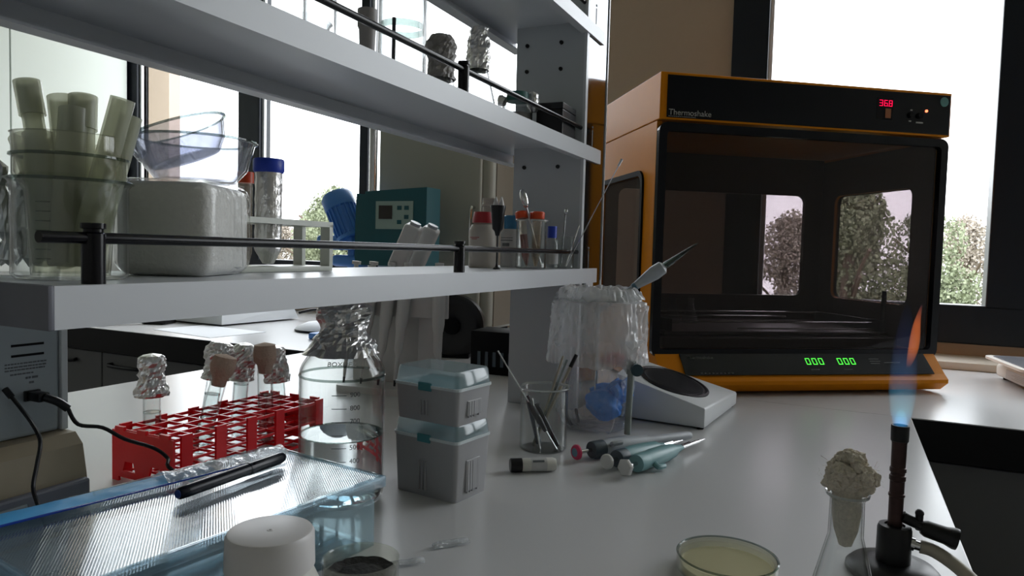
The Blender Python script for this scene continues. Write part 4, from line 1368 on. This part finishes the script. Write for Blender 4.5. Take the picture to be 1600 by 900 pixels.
q0, q1 = at(-30, 822, 2, ZT + .002), at(440, 706, 2, ZT + .002)
d = (q1 - q0)
pk.matrix_world = Matrix.Translation(q0) @ Matrix.Rotation(atan2(d.y, d.x), 4, 'Z')
LL = d.length


def strip(x0, x1, y0, y1, z, amp, seed, th=.0008, nx=40):
    g = G()
    top, bot = [], []
    for i in range(nx + 1):
        xx = x0 + (x1 - x0) * i / nx
        rt, rb_ = [], []
        for k in range(7):
            yy = y0 + (y1 - y0) * k / 6
            zz = z + amp * (1 - (2 * k / 6 - 1) ** 2) + amp * .6 * noise.noise(Vector((xx * 60, yy * 90, seed)))
            rt.append(g.b.verts.new((xx, yy, max(zz, .0002) + th)))
            rb_.append(g.b.verts.new((xx, yy, max(zz, .0002))))
        top.append(rt)
        bot.append(rb_)
    for i in range(nx):
        for k in range(6):
            g.b.faces.new((top[i][k], top[i + 1][k], top[i + 1][k + 1], top[i][k + 1]))
            g.b.faces.new((bot[i][k], bot[i][k + 1], bot[i + 1][k + 1], bot[i + 1][k]))
        g.b.faces.new((top[i][0], bot[i][0], bot[i + 1][0], top[i + 1][0]))
        g.b.faces.new((top[i][6], top[i + 1][6], bot[i + 1][6], bot[i][6]))
    return g


part('blue_wrapper', strip(0, LL * .70, -.012, .014, 0, .0016, 1), 'wrap_blue', pk, True, 'blue printed backing')
part('navy_edge', G().box(0, LL * .86, -.0145, -.012, 0, .0012), 'wrap_navy', pk, False)
part('clear_wrapper', strip(LL * .52, LL, -.013, .014, .0008, .006, 2), 'wrap', pk)
part('pipette_barrel', G().cyl((LL * .3, -.001, .0042), (LL * .97, -.001, .0042), .0028, .0028, 14), 'glass_thick', pk)

# ------------------------------------------------------------------ jar and dish in the front
jr = thing('plastic_jar', 'white plastic jar with screw cap at the bottom edge', 'jar', (-.356, .366, B))
part('body', G().lathe([(0, 0), (.032, 0), (.0345, .003), (.0345, .060), (.030, .070), (.027, .072), (.027, .078), (0, .078)], 48), 'jar_white', jr)
g = G().lathe([(0, .1005), (.0022, .1005), (.0024, .1002), (.0270, .1005), (.0285, .1000), (.0300, .0975), (.0306, .0755), (.0290, .0750), (0, .0750)], 56)
part('screw_cap', g, 'cap_white', jr)
part('cap_dimple', G().lathe([(0, .1008), (.0009, .1007), (.0011, .1004), (0, .1003)], 12), 'label_grey', jr)
ad = thing('glass_dish', 'glass dish of dark grey powder behind the white jar', 'dish', (-.3740, .493, B))
part('dish_wall', G().lathe([(0, 0), (.0315, 0), (.033, .002), (.033, .026), (.0335, .027), (.0325, .0272), (.0315, .026), (.0312, .003), (0, .0018)], 44), 'petri', ad)
part('powder', G().lathe([(0, .014), (.012, .016), (.022, .012), (.0308, .015), (.0308, .002), (0, .002)], 40, wob=.002, ws=120), 'ash', ad)
for i, (px_, py_, n) in enumerate(((705, 853, 'crumpled clear wrapper scrap nearer the tip boxes'), (632, 884, 'crumpled clear wrapper scrap beside the powder dish'))):
    q = at(px_, py_, 2, B)
    g = strip(-.019, .019, -.004, .005, .0008, .0045, 5 + i, .0004, 22)
    o = part('wrapper_scrap', g, 'wrap', None, False, None, (q.x, q.y, B + .0003), radians(50))
    setp(o, n, 'wrapper', 'wrapper scraps')

# ------------------------------------------------------------------ beaker with spatulas, vial
bc = at(848, 700, 2, B)
sb_ = thing('glass_beaker', 'glass beaker holding spatulas and sticks on the bench', 'beaker', (bc.x, bc.y, B))
part('glass_wall', beaker(.036, .095, lip=.0035), 'glass_thick', sb_)
part('rim', G().lathe([(.036, .0925), (.0398, .0945), (.0399, .0962), (.0362, .0960), (.036, .0925)], 40), 'rim_highlight', sb_)


def stick(name, label, cat, p0, pxl, depth_off, r, mat, build=None):
    o = thing(name, label, cat)
    p0 = Vector((bc.x, bc.y, B)) + Vector(p0)
    d0 = (p0 - EYE).dot(FW) + depth_off
    d = FW + RT * ((pxl[0] - 800) / FPX) - UP * ((pxl[1] - 450) / FPX)
    p1 = EYE + d * d0
    L_ = aim(o, p0, p1)
    part('shaft', G().cyl((0, 0, 0), (0, 0, L_), r, r * .9, 8), mat, o)
    if build: build(o, L_)
    return o


stick('metal_spatula', 'steel spatula with dark blade leaning left in the bench beaker', 'spatula', (.026, -.008, .004), (778, 548), 0, .0012, 'steel',
      lambda o, L_: part('blade', G().lathe([(0, .03), (.003, .032), (.0052, .05), (.005, .068), (.002, .082), (0, .084)], 14), 'black_plastic', o))
stick('forceps', 'black-handled forceps inside the bench beaker', 'forceps', (.020, .010, .004), (838, 630), 0, .0040, 'black_plastic',
      lambda o, L_: part('tip', G().lathe([(0, -.001), (.001, -.001), (.003, .012), (0, .012)], 10), 'steel', o))
stick('metal_spatula', 'thin bright spatula upright in the bench beaker', 'spatula', (.002, -.016, .004), (832, 622), 0, .0014, 'steel')
stick('metal_spatula', 'flat dark file standing in the bench beaker', 'spatula', (-.010, .008, .004), (824, 618), 0, .0044, 'pip_dark')
stick('wooden_stick', 'pale wooden stick leaning right in the bench beaker', 'stick', (-.016, .006, .004), (880, 556), .01, .0021, 'hose')
stick('glass_rod', 'glass rod with bright tip leaning right in the bench beaker', 'rod', (-.014, -.006, .004), (886, 562), 0, .0020, 'glass_edge')
stick('marker_pen', 'thin marker with black cap leaning right in the bench beaker', 'marker', (-.020, .014, .004), (892, 572), .015, .0028, 'hose',
      lambda o, L_: part('cap', G().cyl((0, 0, L_ - .002), (0, 0, L_ + .02), .0034, .003, 10), 'black_plastic', o))
vl = thing('small_vial', 'small plastic vial with black cap lying before the bench beaker', 'vial')
v0, v1 = at(797, 727, 2, B + .0098), at(868, 725, 2, B + .0098)
L_ = aim(vl, v0, v1)
part('cap', G().lathe([(0, 0), (.0085, 0), (.0094, .001), (.0094, .016), (0, .016)], 24), 'black_plastic', vl)
part('vial_wall', G().lathe([(0, .016), (.0085, .016), (.0092, .019), (.0092, L_ - .004), (.0075, L_), (0, L_)], 24), 'jar_white', vl)
part('label', G().lathe([(.0093, .028), (.0093, .05)], 24), 'label_paper', vl)
tw = part('label_text', G().box(-.008, .008, -.0001, .0003, -.0015, .0015), 'print_dark', vl, False)
vd = (EYE - (v0 + v1) / 2).normalized()
lc = vl.matrix_world.inverted().to_3x3() @ (vd + Vector((0, 0, .6))).normalized()
lc.z = 0
lc.normalize()
tw.matrix_local = Matrix.Translation(lc * .0095 + Vector((0, 0, .038))) @ Matrix((Vector((0, 0, 1)), lc, Vector((0, 0, 1)).cross(lc))).transposed().to_4x4()

# power adapter, cable, antenna
pa = thing('router_box', 'small black box with upright antenna behind the bench beaker', 'box', (at(868, 598, 2, B).x - .01, 1.405, B), radians(10))
part('housing', G().box(-.05, .035, -.03, .03, 0, .022, .003), 'black_plastic', pa)
part('antenna', G().tube([(-.038, 0, .02), (-.030, .0, .06), (-.018, .0, .105)], .0035, 8, 0), 'black_plastic', pa)
setp(part('thin_cable', G().tube([at(745, 522, 2, B + .05), at(775, 540, 2, B + .04), at(800, 550, 2, B + .035), at(815, 560, 2, B + .02), at(822, 578, 2, B + .01), at(838, 590, 2, B + .008)], .003, 8, 5), 'black_plastic'),
     'thin black cable curving from the drying cabinet to the small black box', 'cable')
setp(part('strap_loop', G().tube([at(893, 572, 2, B + .085), at(886, 600, 2, B + .06), at(884, 640, 2, B + .03), at(893, 664, 2, B + .004), at(903, 660, 2, B + .004), at(900, 640, 2, B + .02)], .003, 8, 5), 'black_plastic'),
     'black cord loop beside the plastic bag', 'cord')

# ------------------------------------------------------------------ bag holder
hc = Vector((-.383, 1.155, B))
bh = thing('waste_bag', 'clear plastic waste bag draped over a round holder, blue gloves inside', 'bag', hc)
g = G()
nseg, rows = 180, 40


def bagsurf(zf, rf, amp, seed, z0, z1, rows, thick=False):
    vs = []
    for k in range(rows + 1):
        t = k / rows
        z = zf(t)
        row = []
        for i in range(nseg):
            a = 2 * pi * i / nseg
            r = rf(t, a)
            fold = noise.noise(Vector((cos(a) * 2.6, sin(a) * 2.6, z * 9 + seed))) + .6 * abs(noise.noise(Vector((cos(a) * 7, sin(a) * 7, z * 22 + seed)))) + .35 * noise.noise(Vector((cos(a) * 15, sin(a) * 15, z * 50 + seed)))
            q3 = Vector((cos(a) * 1.5, sin(a) * 1.5, z * 5.5 + seed * 3))
            q3 += Vector((1, 1, 1)) * .6 * noise.noise(q3 * 1.7)
            ridge = max(0, 1 - abs(noise.noise(q3 * 1.3)) * 9) ** 2 + .5 * max(0, 1 - abs(noise.noise(q3 * 2.2 + Vector((7, 3, 1)))) * 9) ** 2
            r += amp(t) * (fold * .7 + .34 * ridge)
            row.append(g.b.verts.new((r * cos(a), r * sin(a), z + amp(t) * .5 * noise.noise(Vector((cos(a) * 5, sin(a) * 5, seed + t * 6))))))
        vs.append(row)
    for k in range(rows):
        for i in range(nseg):
            j_ = (i + 1) % nseg
            g.b.faces.new((vs[k][i], vs[k][j_], vs[k + 1][j_], vs[k + 1][i]))
    return vs


v = bagsurf(lambda t: .004 + .222 * t, lambda t, a: .0625 + .002 * t - .012 * max(0, .12 - t) * 8, lambda t: .011 * (1 - t * .75), 1.0, 0, 0, 110)
g.b.faces.new(v[0][::-1])
part('inner_bag', g, 'bag_inner', bh)
g = G()
bagsurf(lambda t: .114 + .118 * t, lambda t, a: .0715 + .006 * (1 - t) + (.004 if t < .9 else -.004), lambda t: .010 if t < .85 else .006, 4.0, 0, 0, 70)
part('bag_skirt', g, 'bag', bh)
g = G()
bagsurf(lambda t: .224 + .018 * sin(t * pi), lambda t, a: .070 - .026 * t, lambda t: .012 * (1 - .3 * t), 9.0, 0, 0, 16)
part('bag_mouth', g, 'bag', bh)
part('holder_ring', G().lathe([(.0655 + .0017 * cos(a), .222 + .0017 * sin(a)) for a in [k * pi / 4 for k in range(9)]], 60), 'rim_highlight', bh)
q = Vector((.069, -.036, 0))
part('clamp_rod', G().cyl((q.x + .0, q.y, .004), (q.x + .003, q.y, .122), .0055, .0055, 16), 'rod_grey', bh)
part('rod_collar', G().cyl((q.x + .003, q.y, .104), (q.x + .003, q.y, .126), .0085, .0085, 16), 'rod_grey', bh)
part('clamp_knob', G().cyl((q.x + .009, q.y + .003, .114), (q.x + .018, q.y - .020, .114), .0080, .0100, 20), 'knob_teal', bh, label='dark teal knob')
part('gathered_knot', G().lathe([(.002, -.03), (.012, -.02), (.006, 0), (.016, .016), (.020, .024)], 30, Matrix.Translation((q.x - .004, q.y + .004, .135)), wob=.006, ws=110), 'bag', bh)
for i, (a, b_, z, r) in enumerate(((.019, -.004, .042, .032), (.038, .012, .062, .023), (.012, .028, .050, .028))):
    o = thing('rubber_glove', ['crumpled blue glove low in the waste bag', 'crumpled blue glove higher in the waste bag by the rod', 'crumpled blue glove at the back of the waste bag'][i], 'glove', hc + Vector((a, b_, z)), 0, 'blue gloves in the bag')
    part('palm', G().ball((0, 0, 0), r, 4, .22, 45, (1, .9, .8), i * 3.3), 'glove_blue', o)
    part('cuff', G().tube([(r * .4, 0, r * .3), (r * .7, -.004, r * .7), (r * .5, -.006, r * 1.05)], [.009] * 9, 8), 'glove_blue', o)
o = part('pink_tissue', G().ball((0, 0, 0), .022, 4, .4, 70, (1.2, .9, .45), 2), 'pink', None, True, None, tuple(hc + Vector((.034, .010, .118))))
setp(o, 'pinkish crumpled tissue near the top of the waste bag', 'tissue')
ap = thing('tipped_pipette', 'grey pipette with clear tip sticking out of the bag to the right', 'pipette')
p0, p1 = at(945, 480, 1, 1.17), at(1090, 380, 1, 1.22)
p0 = p0 + (p0 - p1) * .10
L_ = aim(ap, p0, p1)
part('shaft', G().lathe([(0, 0), (.004, 0), (.0045, L_ * .30), (.0055, L_ * .38), (0, L_ * .38)], 14), 'pip_grey', ap)
part('blue_collar', G().lathe([(.0062, L_ * .37), (.0068, L_ * .38), (.0068, L_ * .40), (.006, L_ * .41)], 16), 'pip_blue', ap)
part('handle', G().lathe([(0, L_ * .38), (.006, L_ * .38), (.0100, L_ * .50), (.0125, L_ * .58), (.0115, L_ * .66), (.006, L_ * .68), (0, L_ * .68)], 20), 'pip_grey', ap)
part('finger_hook', G().tube([(.008, 0, L_ * .60), (.014, 0, L_ * .66), (.016, 0, L_ * .72)], [.004] * 9, 8), 'pip_grey', ap)
part('clear_tip', G().lathe([(.0058, L_ * .66), (.0062, L_ * .70), (.0046, L_ * .80), (.0012, L_), (.0008, L_), (.0040, L_ * .80), (.0052, L_ * .70), (.0052, L_ * .66)], 16), 'glass_edge', ap)
part('tip_holder', G().lathe([(0, L_ * .67), (.0035, L_ * .67), (.0028, L_ * .82), (0, L_ * .84)], 12), 'steel', ap)
ws = thing('wire_stick', 'thin metal wire rising straight out of the plastic bag', 'wire')
p0, p1 = hc + Vector((.002, -.010, .06)), at(938, 437, 1, 1.14)
L_ = aim(ws, p0, p1)
part('shaft', G().cyl((0, 0, 0), (0, 0, L_), .0013, .0011, 8), 'steel', ws)

# ------------------------------------------------------------------ white wedge device
wd = thing('wedge_device', 'white wedge-shaped device with black oval dish in its sloping top', 'laboratory device', (0, 0, B))
P = {'a': (-.209, 1.2275), 'b': (-.189, 1.468), 'c': (-.385, 1.415), 'd': (-.372, 1.240)}
Ht = {'a': .0385, 'b': .0285, 'c': .088, 'd': .082}
g = G()
bot = [g.b.verts.new((*P[k], .003)) for k in 'abcd']
tp_ = [g.b.verts.new((*P[k], Ht[k])) for k in 'abcd']
g.b.faces.new(bot[::-1])
g.b.faces.new(tp_)
for i in range(4): g.b.faces.new((bot[i], bot[(i + 1) % 4], tp_[(i + 1) % 4], tp_[i]))
bmesh.ops.bevel(g.b, geom=list(g.b.edges), offset=.0035, segments=2, affect='EDGES', profile=.5)
part('housing', g, 'device_white', wd)
pa_, pb_, pc_ = [Vector((*P[k], Ht[k])) for k in 'abc']
pd_ = Vector((*P['d'], Ht['d']))
cc = (pa_ + pb_ + pc_ + pd_) / 4
ux = ((pa_ + pb_) / 2 - (pc_ + pd_) / 2).normalized()
uy = ((pb_ + pc_) / 2 - (pa_ + pd_) / 2).normalized()
uz = ux.cross(uy).normalized()
uy = uz.cross(ux)
mt = Matrix((ux, uy, uz)).transposed().to_4x4()
mt.translation = cc
S_ = Matrix.Diagonal((.068, .090, 1, 1))
part('oval_ring', G().lathe([(0, .0), (1.0, 0), (1.0, .0025), (.93, .0035), (.90, .0015), (0, .0012)], 60, mt @ S_), 'black_plastic', wd, label='black oval ring')
part('oval_pad', G().lathe([(0, .0035), (.62, .0035), (.80, .0028), (.84, .0013), (0, .0012)], 60, mt @ S_), 'black_matt', wd, label='black oval pad')
for k in 'abcd':
    q = Vector((*P[k], 0)) * .9 + Vector((*((pa_ + pc_) / 2).to_2d(), 0)) * .1
    part('foot', G().cyl((q.x, q.y, 0), (q.x, q.y, .004), .006), 'black_matt', wd)


# ------------------------------------------------------------------ three pipettes lying on the bench
def lying(name, label, a, b, za, zb, cfg):
    o = thing(name, label, 'pipette', group='pipettes lying on the bench')
    p0, p1 = at(*a, 2, B + za), at(*b, 2, B + zb)
    L_ = aim(o, p0, p1, cfg['tw'])
    k = cfg['k']
    part('plunger_button', G().lathe([(0, 0), (cfg['br'] * .85, 0), (cfg['br'], .002), (cfg['br'], .005), (cfg['br'] * .8, .006), (0, .006)], cfg.get('bs', 24)), cfg['btn'], o, label=cfg['bl'])
    if cfg.get('ins'): part('button_inset', G().lathe([(0, -.0006), (cfg['br'] * .55, -.0006), (cfg['br'] * .6, .0005), (0, .0006)], 20), cfg['ins'], o)
    part('plunger_rod', G().cyl((0, 0, .005), (0, 0, L_ * .17), .0028), 'steel', o)
    part('collar', G().lathe([(0, L_ * .13), (.0120, L_ * .13), (.0128, L_ * .15), (.0128, L_ * .22), (.0105, L_ * .23), (0, L_ * .23)], 22), cfg['col'], o)
    part('handle', G().lathe([(0, L_ * .225), (.0115, L_ * .225), (.0130, L_ * .30), (.0125, L_ * .45), (.0100, L_ * k), (0, L_ * k)], 24), cfg['body'], o)
    part('finger_rest', G().tube([(0, .010, L_ * .27), (0, .019, L_ * .25), (0, .021, L_ * .31)], [.004] * 9, 8), cfg['body'], o)
    if cfg['tip'] == 'wide':
        part('shaft', G().lathe([(0, L_ * k), (.0085, L_ * k), (.0068, L_ * .97), (.0055, L_), (0, L_)], 18), cfg['body'], o)
    else:
        part('shaft', G().lathe([(0, L_ * k), (.0080, L_ * k), (.0042, L_ * (k + .12)), (0, L_ * (k + .12))], 18), cfg['body'], o)
        part('tip_ejector', G().lathe([(0, L_ * (k + .10)), (.0036, L_ * (k + .10)), (.0030, L_ * .9), (.0012, L_), (0, L_)], 12).box(.002, .0045, -.002, .002, L_ * (k + .08), L_ * (k + .22)), 'steel', o, label='bright metal tip')
    return o


lying('pipette', 'light grey pipette with red button, rearmost of the lying three', (898, 707), (1078, 680), .0145, .012, dict(tw=1.0, k=.60, br=.0110, btn='pip_red', ins='pip_blue', bl='red button', col='pip_dark', body='pip_grey', tip='wide'))
lying('pipette', 'slate pipette with round grey button between the other lying pipettes', (946, 722), (1066, 688), .0145, .011, dict(tw=2.5, k=.62, br=.0105, btn='pip_light', bl='grey button', col='pip_dark', body='pip_teal', tip='thin'))
lying('pipette', 'teal pipette with metal tip, nearest of the lying three', (975, 731), (1101, 686), .0145, .010, dict(tw=1.9, k=.56, br=.0120, bs=6, btn='pip_light', bl='six-sided grey button', col='pip_teal', body='pip_teal', tip='thin'))

# ------------------------------------------------------------------ petri dish, flask, burner in the foreground
pt = thing('petri_dish', 'round petri dish of yellowish agar on the bench', 'petri dish', (-.090, .681, B))
part('dish_wall', G().lathe([(0, 0), (.0425, 0), (.0435, .001), (.0435, .013), (.0425, .013), (.0425, .0015), (0, .0012)], 64), 'petri', pt)
part('agar', G().lathe([(0, .0016), (.0423, .0016), (.0423, .008), (0, .008)], 56), 'agar', pt)
part('lid', G().lathe([(.0455, .003), (.0465, .003), (.0465, .0158), (.0455, .0170), (0, .0170), (0, .0158), (.0452, .0158), (.0455, .003)], 64), 'petri', pt)
part('lid_rim', G().lathe([(.0445, .0165), (.0468, .0165), (.0470, .0175), (.0455, .0180), (.0445, .0165)], 64), 'glass_edge', pt)

fl = thing('erlenmeyer_flask', 'conical glass flask plugged with cotton beside the burner', 'flask', (.008, .560, B))
HF = .131
part('glass_body', G().lathe([(0, 0), (.031, 0), (.0345, .003), (.0335, .012), (.0150, .088), (.0120, .100), (.0116, HF - .004), (.0145, HF - .001), (.0147, HF + .0006), (.0135, HF), (.0104, HF - .005), (.0106, .100), (.0136, .088), (.0318, .012), (.030, .002), (0, .0016)], 56), 'glass_thick', fl)
part('rim', G().lathe([(.0120, HF - .0012), (.0147, HF - .0012), (.0150, HF + .0008), (.0122, HF), (.0120, HF - .0012)], 40), 'rim_highlight', fl)
g = G()
a = atan2(-.555, .001) - .45
text('lettering', 'C M', .011, 'flask_grey', fl, (cos(a) * .0236 - .002, sin(a) * .0236, .050), (radians(76), 0, a + pi / 2 + .2))
ct = thing('cotton_plug', 'fluffy cotton plug bulging from the flask mouth', 'cotton plug', (.008, .560, B + HF))
g = G()
rnd = random.Random(3)
for k in range(46):
    u = Vector((rnd.gauss(0, 1), rnd.gauss(0, 1), rnd.gauss(0, 1))).normalized()
    q = Vector((.001 + u.x * .0135, u.y * .010, .0125 + u.z * .0095 + (.004 if abs(u.x) < .5 else 0)))
    if q.z < .003: q.z = .003
    g.ball(q, rnd.uniform(.0035, .0066), 3, .42, 420, (1, 1, 1), k)
g.ball((0, 0, .010), .012, 3, .2, 200)
part('cotton_head', g, 'cotton', ct, True)
g = G().lathe([(0, -.040), (.004, -.038), (.0078, -.026), (.0101, -.014), (.0101, -.001), (.0098, .006), (0, .006)], 22, wob=.0015, ws=150)
part('cotton_stem', g, 'cotton', ct, True)
g = G()
for k in range(260):
    u = Vector((rnd.gauss(0, 1), rnd.gauss(0, 1), rnd.gauss(0, .7))).normalized()
    c = Vector((rnd.choice((-.006, .006, .001)), 0, .014))
    p = c + Vector((u.x * .0135, u.y * .012, u.z * .0115))
    if p.z < .002: continue
    q = p + Vector((rnd.uniform(-1, 1), rnd.uniform(-1, 1), rnd.uniform(-.6, 1))) * .0035 + u * .0022
    s_ = u.cross(Vector((rnd.uniform(-1, 1), rnd.uniform(-1, 1), 1))).normalized() * .00014
    g.b.faces.new([g.b.verts.new(v) for v in (p - s_, p + s_, q + s_, q - s_)])
part('cotton_fibres', g, 'cotton', ct, False)

BP = at(1407, 665, 2, B + .1445)
BP.z = B
bu = thing('bunsen_burner', 'lit black bunsen burner at the bench edge', 'burner', BP, 0)
part('foot_plate', G().lathe([(0, 0), (.0395, 0), (.041, .002), (.041, .006), (.036, .011), (.020, .014), (0, .014)], 48), 'burner_black', bu)
part('valve_block', G().lathe([(0, .0125), (.0150, .0125), (.0152, .020), (.0150, .045), (.0138, .0485), (.0090, .0490), (.0085, .047), (0, .047)], 32), 'burner_black', bu)
zt = .1445
part('burner_tube', G().lathe([(0, .045), (.0060, .045), (.0064, .047), (.0064, .076), (.0072, .077), (.0072, .079), (.0064, .080), (.0064, .0915), (.0072, .0925), (.0072, .0965), (.0062, .0975), (.0062, .0995), (.0072, .1005), (.0072, .104), (.0064, .105),
                               (.0066, .128), (.0070, .129), (.0074, zt - .004), (.0074, zt), (.0062, zt), (.0060, .13), (0, .13)], 28), 'burner_tube', bu)
part('tube_head', G().lathe([(.0068, zt - .015), (.0077, zt - .0145), (.0080, zt - .001), (.0077, zt + .0004), (.0064, zt + .0004), (.0063, zt - .014)], 28), 'burner_black', bu)
kr = Matrix.Rotation(radians(-6), 4, 'Z')
cpx = kr @ Vector((1, 0, 0))
part('valve_arm', G().cyl((.006, 0, .058), (.024, .002, .050), .0055, .0045, 16).cyl((.020, .002, .047), (.020, .002, .062), .003, .0035, 12).ball((.020, .002, .063), .004, 2), 'burner_black', bu)
part('valve_knob', G().lathe([(0, 0), (.0060, 0), (.0078, .004), (.0082, .020), (.0100, .027), (.0098, .030), (0, .031)], 24, Matrix.Translation((.022, .002, .050)) @ Matrix.Rotation(radians(102), 4, 'Y') @ Matrix.Scale(1, 4)), 'burner_black', bu)
part('hose_nozzle', G().cyl((.010, .0, .034), (.028, .0, .031), .0048, .0042, 14).cyl((.013, 0, .0335), (.017, 0, .0328), .0062, .0062, 14), 'steel', bu)
ho = thing('gas_hose', 'pale rubber gas hose leaving the burner to the right', 'hose', BP)
part('hose_wall', G().tube([(.022, 0, .032), (.034, -.001, .030), (.052, -.010, .022), (.070, -.026, .010), (.083, -.045, -.002), (.094, -.07, -.03)], .0062, 14, 6), 'hose', ho)


def flame_mat(name, stops, strength, tr):
    m, nt, N, L = _mat(name)
    N.remove(N['Principled BSDF'])
    t = N.new('ShaderNodeTexCoord')
    sx_ = N.new('ShaderNodeSeparateXYZ')
    r_ = N.new('ShaderNodeValToRGB')
    r_.color_ramp.elements[0].position, r_.color_ramp.elements[0].color = stops[0][0], (*stops[0][1], 1)
    r_.color_ramp.elements[1].position, r_.color_ramp.elements[1].color = stops[-1][0], (*stops[-1][1], 1)
    for p, c in stops[1:-1]:
        e = r_.color_ramp.elements.new(p)
        e.color = (*c, 1)
    L.new(t.outputs['Generated'], sx_.inputs[0])
    L.new(sx_.outputs['Z'], r_.inputs[0])
    lw = N.new('ShaderNodeLayerWeight')
    lw.inputs[0].default_value = .5
    iv = N.new('ShaderNodeMath')
    iv.operation = 'SUBTRACT'
    iv.inputs[0].default_value = 1
    L.new(lw.outputs['Facing'], iv.inputs[1])
    pw_ = N.new('ShaderNodeMath')
    pw_.operation = 'MULTIPLY'
    pw_.inputs[1].default_value = strength
    L.new(iv.outputs[0], pw_.inputs[0])
    e = N.new('ShaderNodeEmission')
    L.new(r_.outputs[0], e.inputs[0])
    L.new(pw_.outputs[0], e.inputs[1])
    tb = N.new('ShaderNodeBsdfTransparent')
    tb.inputs[0].default_value = (*tr, 1)
    ad_ = N.new('ShaderNodeAddShader')
    L.new(e.outputs[0], ad_.inputs[0])
    L.new(tb.outputs[0], ad_.inputs[1])
    L.new(ad_.outputs[0], N['Material Output'].inputs[0])
    return m


fm = thing('burner_flame', 'blue gas flame with an orange tip above the burner', 'flame', BP + Vector((0, 0, zt + .0004)))
K = (0, 0, 0)
part('blue_cone', G().lathe([(.0062, 0), (.0095, .012), (.0115, .026), (.0120, .040), (.0110, .062), (.0085, .085), (.004, .108), (0, .118)], 28),
     flame_mat('flame_blue', [(0, (.10, .45, 1)), (.12, (.12, .42, .55)), (.35, (.03, .09, .20)), (.6, (.015, .02, .06)), (1, K)], .12, (.97, .98, .99)), fm)
g = G()
part('inner_cone', G().lathe([(.005, 0), (.0055, .004), (.004, .012), (0, .018)], 20), flame_mat('flame_core', [(0, (.05, .45, 1)), (.6, (.1, .5, .6)), (1, K)], .07, (1, 1, 1)), fm)
g = G()
rings = []
for k in range(22):
    t = k / 21
    z = .055 + .060 * t
    cx = .004 + .010 * t + .001 * sin(t * 6)
    r = .0062 * sin(pi * min(1, t * .93 + .05)) ** .8 * (1 - .55 * t) + .0002
    rings.append([g.b.verts.new(((cx + r * cos(a)) * cos(YAW) - r * .6 * sin(a) * sin(YAW), (cx + r * cos(a)) * sin(YAW) + r * .6 * sin(a) * cos(YAW), z)) for a in [2 * pi * i / 16 for i in range(16)]])
for a, b in zip(rings, rings[1:]):
    for i in range(16): g.b.faces.new((a[i], a[(i + 1) % 16], b[(i + 1) % 16], b[i]))
part('orange_tip', g, flame_mat('flame_orange', [(0, K), (.3, (.8, .20, .04)), (.7, (.75, .17, .05)), (1, (.03, .01, .03))], .13, (1, 1, 1)), fm, label='orange flame tip')
